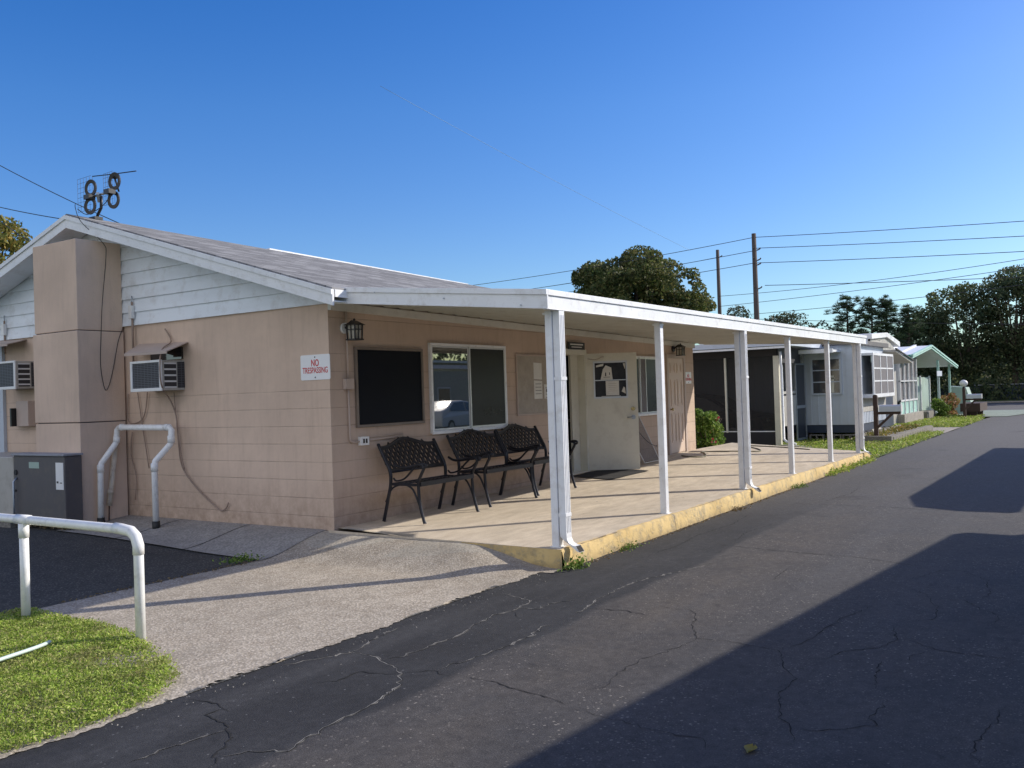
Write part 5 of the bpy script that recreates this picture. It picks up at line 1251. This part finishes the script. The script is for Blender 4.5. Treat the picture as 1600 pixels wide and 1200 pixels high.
mb = MB(); mb.box(25.3, 26.8, gy-.05, gy+.04, -.1, 2.05); mb.build('door', M['trailer_navy'], ad)
mb = MB(); mb.tube([(24.9,gy-.1,1.95),(24.9,gy-.1,1.8),(24.9,gy-.03,1.75),(24.9,gy-.03,0)], .04, 8); mb.build('downspout', M['white'], ad)
# screened porch with mint panels
sp_ = thing('screened_porch', (28,-.8,-.19), 'screened porch with mint green lower panels on a pale brick base', 'porch')
mb = MB(); mb.box(28.2, 31.7, -.82, 3, .62-.4, .7); sp_wall = mb.build('lower_panel', M['mint'], sp_)
mb = MB(); mb.box(28.0, 32.0, -1.0, 3, -.19, .215); mb.build('brick_base', M['pad'], sp_)
mb = MB()
for k in range(5): x = lin(28.2, 31.66, k/4); mb.box(x, x+.06, -.86, -.8, .2, 2.3)
mb.box(28.2, 31.7, -.86, -.8, .68, .74); mb.box(28.2, 31.7, -.86, -.8, 1.42, 1.46); mb.box(28.2,28.26,-.8,1.5,.2,2.2)
mb.build('frame', M['white'], sp_)
mb = MB(); mb.quad((28.2,-.79,.7),(31.7,-.79,.7),(31.7,-.79,2.3),(28.2,-.79,2.3)); mb.quad((28.22,-.79,.2),(28.22,2.,.2),(28.22,2.,2.3),(28.22,-.79,2.3)); mb.build('screen', M['mesh_grey'], sp_)
mb = MB(); mb.box(28.1, 31.8, -.84, 3, 2.3, 2.4); mb.build('roof', M['screen_black'], sp_)
# mint gable canopy facing the lane
gc = thing('mint_canopy', (34,-1.2,-.19), 'gabled carport canopy with mint green edges on thin posts', 'carport')
ya, yb = -1.25, 3.5
mb = MB()
P0, P1, P2 = (28.2,2.38), (32.5,2.84), (39.85,2.08)
for (p, q) in ((P0,P1),(P1,P2)): mb.hexa([(p[0],ya,p[1]-.03),(q[0],ya,q[1]-.03),(q[0],yb,q[1]-.03),(p[0],yb,p[1]-.03)],[(p[0],ya,p[1]),(q[0],ya,q[1]),(q[0],yb,q[1]),(p[0],yb,p[1])])
for k in range(6):
    y = lin(ya+.5, yb, k/6); p, q = P0, P1; mb.hexa([(p[0],y,p[1]+.001),(q[0],y,q[1]+.001),(q[0],y+.1,q[1]+.001),(p[0],y+.1,p[1]+.001)],[(p[0],y,p[1]+.06),(q[0],y,q[1]+.06),(q[0],y+.1,q[1]+.06),(p[0],y+.1,p[1]+.06)])
mb.build('roof', M['white'], gc)
mb = MB()
for (p, q) in ((P0,P1),(P1,P2)):
    mb.hexa([(p[0],ya-.06,p[1]-.13),(q[0],ya-.06,q[1]-.13),(q[0],ya-.001,q[1]-.13),(p[0],ya-.001,p[1]-.13)],[(p[0],ya-.06,p[1]-.075),(q[0],ya-.06,q[1]-.075),(q[0],ya-.001,q[1]-.075),(p[0],ya-.001,p[1]-.075)])
    mb.hexa([(p[0],ya-.09,p[1]-.05),(q[0],ya-.09,q[1]-.05),(q[0],ya-.001,q[1]-.05),(p[0],ya-.001,p[1]-.05)],[(p[0],ya-.09,p[1]+.02),(q[0],ya-.09,q[1]+.02),(q[0],ya-.001,q[1]+.02),(p[0],ya-.001,p[1]+.02)])
mb.build('edge_trim', M['mint'], gc)
mb = MB(); mb.box(28.1, 28.19, ya, yb, 2.2, 2.39); mb.build('side_fascia', M['teal'], gc)
for (x, y) in ((35.3,-1.15),(38.9,-1.1),(35.5,2.6),(39.2,2.6)): mb = MB(); mb.box(x, x+.09, y, y+.09, -.19, 2.3); mb.build('post', M['mint'], gc)
t = thing('fence_panel', (35,-.5,-.19), 'pale green vertical panel fence under the mint canopy', 'fence')
mb = MB()
for k in range(6): x = lin(32.2, 36.7, k/6); mb.box(x, x+.74, -.5, -.47, -.05, 1.58)
mb.build('board', M['mint_panel'], t); 
for x in (32.15, 34.4, 36.72): mb = MB(); mb.box(x, x+.08, -.56, -.49, -.19, 1.64); mb.build('post', M['white'], t)
mb = MB(); mb.tube([(37.,-.9,-.19),(37.,-.9,1.9)], .03, 8); t = thing('street_sign', (36.6,-1.2,-.19), 'small pale sign on a pole under the mint canopy', 'sign'); mb = MB(); mb.box(34.9,34.97,-1.2,-1.13,-.19,1.6); mb.build('pole', M['galv'], t); mb = MB(); mb.box(34.2, 35.5, -1.235, -1.21, 1.6, 1.82); mb.build('plate', M['trailer_white'], t)
# shrubs, rocks in front
shrub('green_shrub', (34.6,-1.25,-.19), .8, .45, .95, 1800, .1, 'bush', 'round green shrub at the foot of the mint canopy post')
shrub('croton_shrub', (37.6,-1.2,-.19), 1.3, .5, 1.0, 2200, .12, 'red_leaf', 'yellow and red leaved shrub behind the round green one')
mb = MB(); mb.box(32.3, 34.3, -1.1, -.65, -.19, .18); tag(mb.build('planter_wall', M['cblock'], bevel=.02), 'low grey block wall beside the pale brick base', 'wall')
t = thing('utility_cabinet', (41,-1,-.19), 'pale grey slanted utility box beyond the yellow shrub', 'cabinet'); mb = MB(); mb.hexa([(40.2,-1.9,-.19),(41.6,-1.9,-.19),(41.6,-.9,-.19),(40.2,-.9,-.19)],[(40.0,-1.6,1.05),(41.2,-1.6,1.05),(41.2,-.9,1.12),(40.0,-.9,1.12)]); mb.build('body', M['mint_panel'], t)
# low block planter by the first mailbox
t = thing('block_planter', (20,-1.9,-.19), 'low grey block planter bed in front of the white trailer', 'planter')
mb = MB(); mb.box(18.05, 18.25, -2.42, -1.6, -.19, .0); mb.box(18.25, 24.6, -2.42, -2.24, -.19, -.02); mb.box(18.25, 24.4, -1.6, -1.45, -.19, .02)
for k in range(16): x = 18.3 + k*.4; mb.box(x, x+.37, -2.435, -2.421, -.17, -.035)
mb.build('edging', M['cblock'], t, bevel=.01); mb = MB(); mb.quad((18.25,-2.24,-.06),(24.4,-2.24,-.06),(24.4,-1.6,-.06),(18.25,-1.6,-.06)); mb.build('soil', M['terra'], t)
nn = 900; P = np.stack([rng.uniform(18.3,24.3,nn), rng.uniform(-2.2,-1.62,nn), -.04+.1*rng.random(nn)], 1); V, F = leaf_quads(P, .07); tag(fast_mesh('planter_grass', V, F, M['yellow_leaf']), 'dry yellowish growth filling the block planter bed', 'plant', kind='stuff')
# mailboxes
def mailbox(x, y, label, lamp=False):
    t = thing('mailbox', (x, y, -.2), label, 'mailbox', 'mailboxes on dark timber posts')
    H_ = 1.27 if not lamp else 1.25
    mb = MB(); mb.box(-.055, .055, -.055, .055, 0, H_); p = mb.build('post', M['wood_dark'], t, local=True, bevel=.01)
    MB().lathe([(.0,H_+.03),(.05,H_+.02),(.06,H_),(.055,H_-.01)], (0,0,0), 12).build('cap', M['wood_dark'], p, local=True)
    mb = MB(); mb.bar((0,.0,.8),(0,-.62,.8),.09,.07); mb.build('arm', M['wood_dark'], t, local=True)
    mb = MB(); mb.bar((0,-.04,.42),(0,-.42,.78),.07,.06); mb.build('brace', M['wood_dark'], t, local=True)
    mb = MB(); n = 10; w = .085; pts = [(-w, .84), (-w, .96)] + [(-w*math.cos(PI*k/n), .96 + .06*math.sin(PI*k/n)) for k in range(1, n)] + [(w, .96), (w, .84)]
    k_ = len(pts); y0, y1 = -.1, -.64
    mb.add([(u, y0, v) for u, v in pts] + [(u, y1, v) for u, v in pts], [(i, (i+1) % k_, k_+(i+1) % k_, k_+i) for i in range(k_)] + [tuple(range(k_)), tuple(range(k_, 2*k_))[::-1]])
    bx = mb.build('box', M['mailbox_grey'], t, local=True); mb = MB(); mb.box(-w-.004, w+.004, -.66, -.642, .835, 1.02); mb.build('door', M['white_clean'], bx, local=True); mb = MB(); mb.box(w+.002, w+.012, -.5, -.4, .93, .96); mb.box(w+.002, w+.012, -.42, -.4, .93, 1.03); mb.build('flag', M['sign_red'], bx, local=True)
    if lamp:
        mb = MB(); mb.lathe([(0,0),(.05,0),(.05,.06),(.04,.08)], (0,0,H_), 12)
        mb.build('lamp_base', M['black_metal'], t, local=True); mb = MB(); mb.lathe([(.0,.0),(.09,.03),(.15,.1),(.16,.16),(.13,.23),(.06,.28),(0,.29)], (0,0,H_+.07), 18); mb.build('globe', M['white_clean'], t, local=True)
    return t
mailbox(18.4, -1.98, 'grey mailbox on a dark braced timber post by the white trailer')
mailbox(33.9, -2.25, 'far mailbox on a dark post topped with a white globe lamp', True)
t = thing('timber_box', (36,-2.4,-.19), 'dark brown low box behind the far mailbox', 'box'); mb = MB(); mb.box(34.6, 37.2, -2.75, -2.0, .08, .42); mb.build('body', M['wood_dark'], t, local=False)
for xx in (34.8,36.9): mb = MB(); mb.box(xx,xx+.15,-2.6,-2.2,-.19,.079); mb.build('leg', M['wood_dark'], t)

# ------------------------------------------------------------------ poles and lines
def pole(x, y, top, label, arms):
    t = thing('utility_pole', (x, y, -.19), label, 'utility pole', 'timber utility poles')
    MB().tube([(x,y,-.19),(x,y,top)], [.15,.1], 10).build('pole', M['timber_pole'], t)
    for z in arms:
        mb = MB(); mb.tube([(x,y-.12,z-.1),(x,y-.25,z-.05),(x,y-.28,z)], .03, 6); mb.tube([(x-.25,y,z),(x+.25,y,z)], .025, 6); mb.build('insulator', M['timber_pole'], t)
    return t
pole(32., 5.62, 8.15, 'nearer and taller timber utility pole above the porch roof', (7.5,6.85,7.05,5.8))
pole(45.5, 12.3, 9.75, 'farther timber utility pole beside the large oak', (9.4,))
def wire(a, b, sag, r, label, mat='cable_black', n=18):
    a = Vector(a); b = Vector(b); pts = [a*(1-t) + b*t - Vector((0,0,4*sag*t*(1-t))) for t in [k/n for k in range(n+1)]]
    return tag(MB().tube(pts, r, 5).build('power_line', M[mat]), label, 'power line', 'overhead power lines')
# camera frame
yaw, pit, rol = R(33.33), R(.645), R(-1.90)
CC = (-7.34835, -7.25937, 1.43258)
CF = Vector((math.cos(pit)*math.cos(yaw), math.cos(pit)*math.sin(yaw), math.sin(pit)))
rt = CF.cross(Vector((0,0,1))).normalized(); up = rt.cross(CF)
CR2 = rt*math.cos(rol) + up*math.sin(rol); CU2 = -rt*math.sin(rol) + up*math.cos(rol)

for a, b, sag, lab in [
 ((31.98,5.61,7.98),(31.9,-9.,7.1),.05,'topmost power line running right from the tall pole'),
 ((32.0,5.58,7.5),(31.9,-9.,6.5),.05,'second power line running right from the tall pole'),
 ((32.0,5.6,6.85),(31.89,-9.,5.95),.05,'third power line running right from the tall pole'),
 ((32.3,5.3,5.86),(31.88,-9.,5.0),.05,'lowest power line running right from the tall pole'),
 ((31.98,5.61,7.98),(32.7,29.,7.4),.25,'topmost power line running left behind the roof'),
 ((31.97,5.63,7.39),(34.3,29.,6.9),.2,'second power line running left behind the roof'),
 ((31.97,5.65,6.85),(37.9,29.,7.2),.25,'third power line running left through the oak'),
 ((45.48,12.4,6.94),(37.,-9.4,6.9),.3,'upper service line climbing right from the far pole'),
 ((45.48,12.42,6.32),(37.,-9.4,6.45),.15,'middle service line climbing right from the far pole'),
 ((45.47,12.44,5.7),(37.,-9.4,5.7),.2,'lower service line climbing right from the far pole'),
 ((45.5,12.3,5.63),(53.,-13.,3.8),.15,'low line crossing in front of the dark woods'),
 ((45.5,12.32,9.3),(41.,30.,7.9),.2,'line from the top of the far pole towards the left'),
 ((6.1,20.2,9.1),(7.4,12.5,5.45),.12,'upper left line dropping behind the roof ridge'),
 ((6.32,21.,7.8),(6.2,13.,5.9),.1,'middle left line reaching the roof apex'),
 ((6.4,20.,7.35),(5.6,15.,5.3),.06,'short lower left line beside the yellowing tree')]:
    wire(a, b, sag, .012 if a[0] < 20 else .014, lab)
tag(wire((16.2,13.2,12.1),(38.,11.,8.7),.1,.0075,'very thin pale line high in the sky left of the oak','wire_pale'))

# ------------------------------------------------------------------ trees
GT = 'trees beyond the trailers'
tree('oak_tree', (34.8,12.8,-.2), 8.65, 3.75, 6.4, 'oak', 'large rounded dark oak rising behind the porch roof', nclump=90, per=1000, leaf=.18, trunk_r=.3, seed=3, cl_r=.25)
tree('yellowing_tree', (11.,28.9,-.2), 9.1, 2.2, 4.6, 'yellow_leaf', 'yellowing tree peeking over the roof at the left edge', nclump=34, per=700, leaf=.17, seed=9)
for i, (x, y, h, r, lab) in enumerate([(52,13.6,6.9,1.9,'sparse greyish tree left of the pines'),(54,10.9,6.6,2.1,'second sparse greyish tree between the pole and the pines'),(56,9.3,5.9,1.6,'low greyish tree touching the pines')]):
    tree('sparse_tree', (x,y,-.2), h, r, 4.2, 'grey_leaf', lab, group=GT, nclump=30, per=330, leaf=.17, seed=20+i, cl_r=.34)
pine('pine_tree', (57.5,7.65,-.2), 7.4, 'left pine with tufted needles above the trailer roof', GT, 1, 1.7)
pine('pine_tree', (58.2,6.2,-.2), 7.1, 'middle pine with tufted needles above the trailer roof', GT, 2, 1.5)
pine('pine_tree', (60,4.2,-.2), 6.6, 'small pine standing alone before the tall woods', GT, 4, 1.3)
pine('pine_tree', (59.,5.4,-.2), 7.3, 'slim right pine with tufted needles', GT, 5, .9)
woods = [(66,4.4,6.7,2.3,'shorter tree at the left edge of the dark woods'),(67,1.6,8.8,3.0,'dark tree second from the left in the woods'),(68,-1.5,10.2,3.3,'tall tree in the woods behind the far mailbox'),(70,-4.8,11.,3.6,'tallest tree at the right photo edge'),(72,7.6,5.6,2.4,'low tree behind the mint canopy roof'),(74,11.5,5.8,2.6,'low tree left behind the pines'),(76,16.5,6.2,2.8,'far low tree behind the sparse ones'),(72,-9,10.5,3.8,'broad tree just beyond the photo edge'),(63.5,-7.,7.5,2.4,'dark tree on the verge at the right')]
for i, (x, y, h, r, lab) in enumerate(woods):
    tree('woodland_tree', (x,y,-.2), h, r, h*.78, 'wood_leaf' if i < 5 or i > 6 else 'grey_leaf', lab, group='trees of the dark woods beyond the cross street', nclump=34, per=400, leaf=.21, trunk_r=.25, seed=40+i, base=.2, cl_r=.36)
# dense understorey behind them, one mass
cl = [(rng.uniform(64.5, 78), rng.uniform(-22, 22), rng.uniform(.1, 3.2), 1.6, 1.6, 1.2) for _ in range(170)]
P = crown_points(cl, 130); V, F = leaf_quads(P, .28); tag(fast_mesh('undergrowth', V, F, M['wood_leaf']), 'dark undergrowth filling the edge of the woods', 'undergrowth', kind='stuff')
mb = MB()
def hill(u, v):
    y = -60 + 120*u; return (80 + 6*math.sin(y*.1) + 6*v, y, -.3 + v*(4.2 + 1.2*math.sin(y*.35) + .8*math.sin(y*.9+1)))
mb.grid(hill, 90, 4); o = structure('distant_woods', mb, weathered('distant_woods', (.018,.026,.014), .4, 1.2, 1., .9, 3))
# low wall and buildings dim under the trees
t = thing('roadside_wall', (66,0,-.2), 'dim blue grey low building wall under the trees across the cross street', 'wall'); mb = MB(); mb.box(66.2, 66.5, -14, 3.4, -.2, .95); mb.build('panel', M['trailer_navy'], t)
mb = MB(); mb.box(66.1, 66.55, -14.1, 3.5, .95, 1.0); mb.build('coping', M['mailbox_grey'], t)
cl = [(rng.uniform(64.6, 65.6), rng.uniform(-20, 5), .1, .7, .8, .55) for _ in range(46)]
P = crown_points(cl, 110); V, F = leaf_quads(P, .2); tag(fast_mesh('hedge', V, F, M['wood_leaf']), 'low dark hedge along the far side of the cross street', 'hedge')
mb = MB(); mb.box(60.6, 60.75, -60, 30, -.19, -.1); 
o = structure('far_kerb', mb, M['pad'])
mb = MB(); mb.quad((60.76,-60,-.12),(64.5,-60,-.12),(64.5,30,-.12),(60.76,30,-.12)); structure('far_verge', mb, M['turf'])

# ------------------------------------------------------------------ the other side of the lane (casts the long shadows, shows in the window)
def cottage(x0, x1, yf, depth, eave, mat, label, rz=0.):
    t = thing('mobile_home', (x1, yf, -.2), label, 'mobile home', 'mobile homes across the lane')
    mb = MB(); mb.box(x0, x1, yf-depth, yf-.35, -.2, eave-.1); mb.build('body', mat, t)
    mb = MB(); mb.hexa([(x0-.2,yf-depth-.3,eave-.12),(x1+.1,yf-depth-.3,eave-.12),(x1+.1,yf,eave-.12),(x0-.2,yf,eave-.12)],[(x0-.2,yf-depth-.3,eave),(x1+.1,yf-depth-.3,eave),(x1+.1,yf,eave),(x0-.2,yf,eave)]); mb.build('roof', M['white'], t)
    k = int((x1-x0)/2.6)
    for i in range(k):
        a = x0 + .8 + i*2.6; mb = MB(); mb.box(a, a+1.1, yf-.36, yf-.33, .9, 1.9); w = mb.build('window', M['white'], t); mb = MB(); mb.box(a+.06, a+1.04, yf-.335, yf-.32, .96, 1.84); mb.build('pane', M['glass_dark'], w)
    t.rotation_euler = (0,0,R(rz)); return t
S0 = math.tan(R(30.5))
hh = 2.72
cottage(-3.6, 7.05, -9.0, 4.5, hh-.2+.05, M['trailer_white'], 'long white mobile home across the lane casting the nearest shadow', -6.4)
t = thing('carport_canopy', (11,-9.4,-.2), 'flat carport canopy across the lane casting the smaller shadow', 'carport')
mb = MB(); pts = [(8.6,-8.5),(8.85,-7.95),(9.9,-7.7),(20.,-7.8),(20.,-9.05),(8.6,-9.05)]
mb.add([(x,y,2.18) for x,y in pts] + [(x,y,2.28) for x,y in pts], [tuple(range(6))[::-1], tuple(range(6,12))] + [(i,(i+1)%6,6+(i+1)%6,6+i) for i in range(6)]); mb.build('roof', M['white'], t)
for x in (12., 19.5): mb = MB(); mb.box(x, x+.08, -8.9, -8.82, -.2, 2.18); mb.build('post', M['white'], t)
cottage(36, 60, -13.0, 4, 2.7, M['beige_metal'], 'long beige mobile home farther along the other side of the lane')
cottage(16, 33, -21.5, 4, 3.3, M['beige_metal'], 'white mobile home set back across the lane behind the white car')
cottage(36, 41, -9.2, 3, 3.2, M['trailer_white'], 'white mobile home whose shadow crosses the far lane')
car('parked_car', (25.2,-17.6,-.2), R(172), 'car_white', 'white car parked across the lane, seen reflected in the window')

for i, (x, y) in enumerate([(6,-25),(13,-26),(20,-28),(27,-28),(35,-28)]):  # unseen trees added to darken the sky glow reflected in the windows
    tree('reflection_tree', (x,y,-.2), 7.5, 3.6, 6., 'wood_leaf', 'added tree behind the mobile homes, darkening the window reflection', group='added trees behind the homes across the lane', nclump=20, per=60, leaf=.5, seed=70+i, base=.2, cl_r=.4)
# ------------------------------------------------------------------ light, sky, camera
w = bpy.data.worlds.new('World'); SC.world = w; w.use_nodes = True
nt = w.node_tree; bg = nt.nodes['Background']
sky = nt.nodes.new('ShaderNodeTexSky'); sky.sky_type = 'NISHITA'; sky.sun_disc = False
EL = R(28.7); az = Vector((.775,-.632,0)).normalized()
sky.sun_elevation = EL; sky.sun_rotation = math.atan2(az.x, az.y)
sky.air_density = 1.; sky.dust_density = .6; sky.ozone_density = 1.9; sky.altitude = 0
hs = nt.nodes.new('ShaderNodeHueSaturation'); hs.inputs['Saturation'].default_value = 1.46; hs.inputs['Hue'].default_value = .517; hs.inputs['Value'].default_value = 1.12
nt.links.new(sky.outputs[0], hs.inputs['Color']); nt.links.new(hs.outputs[0], bg.inputs['Color']); bg.inputs['Strength'].default_value = .15
# bright white sky area added behind the camera to lift the shaded walls
N_ = nt.nodes.new; K_ = nt.links.new
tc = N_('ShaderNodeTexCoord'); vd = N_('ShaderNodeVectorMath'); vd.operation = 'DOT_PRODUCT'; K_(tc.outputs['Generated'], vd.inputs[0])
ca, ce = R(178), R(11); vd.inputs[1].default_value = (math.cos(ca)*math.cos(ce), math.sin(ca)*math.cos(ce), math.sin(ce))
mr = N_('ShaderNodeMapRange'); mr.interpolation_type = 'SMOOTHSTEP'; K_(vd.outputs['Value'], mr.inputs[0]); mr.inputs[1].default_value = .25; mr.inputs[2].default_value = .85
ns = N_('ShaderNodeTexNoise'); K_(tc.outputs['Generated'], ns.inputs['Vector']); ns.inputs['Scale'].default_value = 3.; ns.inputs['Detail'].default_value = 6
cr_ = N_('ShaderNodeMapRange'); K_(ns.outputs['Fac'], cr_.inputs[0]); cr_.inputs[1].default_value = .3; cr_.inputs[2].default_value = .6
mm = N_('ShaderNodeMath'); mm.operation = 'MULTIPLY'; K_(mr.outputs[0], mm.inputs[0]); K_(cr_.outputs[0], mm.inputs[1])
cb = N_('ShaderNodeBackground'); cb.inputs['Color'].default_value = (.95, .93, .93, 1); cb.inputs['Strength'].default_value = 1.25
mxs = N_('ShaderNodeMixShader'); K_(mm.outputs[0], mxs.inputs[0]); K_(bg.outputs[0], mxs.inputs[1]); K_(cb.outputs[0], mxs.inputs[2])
sx = N_('ShaderNodeSeparateXYZ'); K_(tc.outputs['Generated'], sx.inputs[0]); hz = N_('ShaderNodeMapRange'); K_(sx.outputs[2], hz.inputs[0]); hz.inputs[1].default_value = -.02; hz.inputs[2].default_value = .3
hm = N_('ShaderNodeMix'); hm.data_type = 'RGBA'; K_(hz.outputs[0], hm.inputs[0]); hm.inputs[6].default_value = (.52,.7,.92,1); hm.inputs[7].default_value = (1,1,1,1)
hv = N_('ShaderNodeMix'); hv.data_type = 'RGBA'; hv.blend_type = 'MULTIPLY'; hv.inputs[0].default_value = 1; K_(hs.outputs[0], hv.inputs[6]); K_(hm.outputs[2], hv.inputs[7]); K_(hv.outputs[2], bg.inputs['Color'])
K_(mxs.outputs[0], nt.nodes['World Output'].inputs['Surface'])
sd_ = Vector((az.x*math.cos(EL), az.y*math.cos(EL), math.sin(EL)))
L = bpy.data.lights.new('sun', 'SUN'); L.energy = 5.; L.angle = R(.53); L.color = (1., .93, .82)
lo = bpy.data.objects.new('sun', L); COL.objects.link(lo); lo.rotation_euler = sd_.to_track_quat('Z', 'Y').to_euler(); lo.location = (20,-20,20)
cam = bpy.data.cameras.new('camera'); cam.sensor_width = 36; cam.lens = 1420/1600*36; cam.clip_end = 3000; cam.clip_start = .05
co = bpy.data.objects.new('camera', cam); COL.objects.link(co)
mt = Matrix(((CR2.x, CU2.x, -CF.x, CC[0]), (CR2.y, CU2.y, -CF.y, CC[1]), (CR2.z, CU2.z, -CF.z, CC[2]), (0,0,0,1))); co.matrix_world = mt
SC.camera = co
SC.view_settings.view_transform = 'Standard'; SC.view_settings.look = 'None'; SC.view_settings.exposure = 0
SC.render.engine = 'CYCLES'; SC.cycles.max_bounces = 6; SC.cycles.transparent_max_bounces = 12
try: SC.cycles.use_denoising = True
except Exception: pass
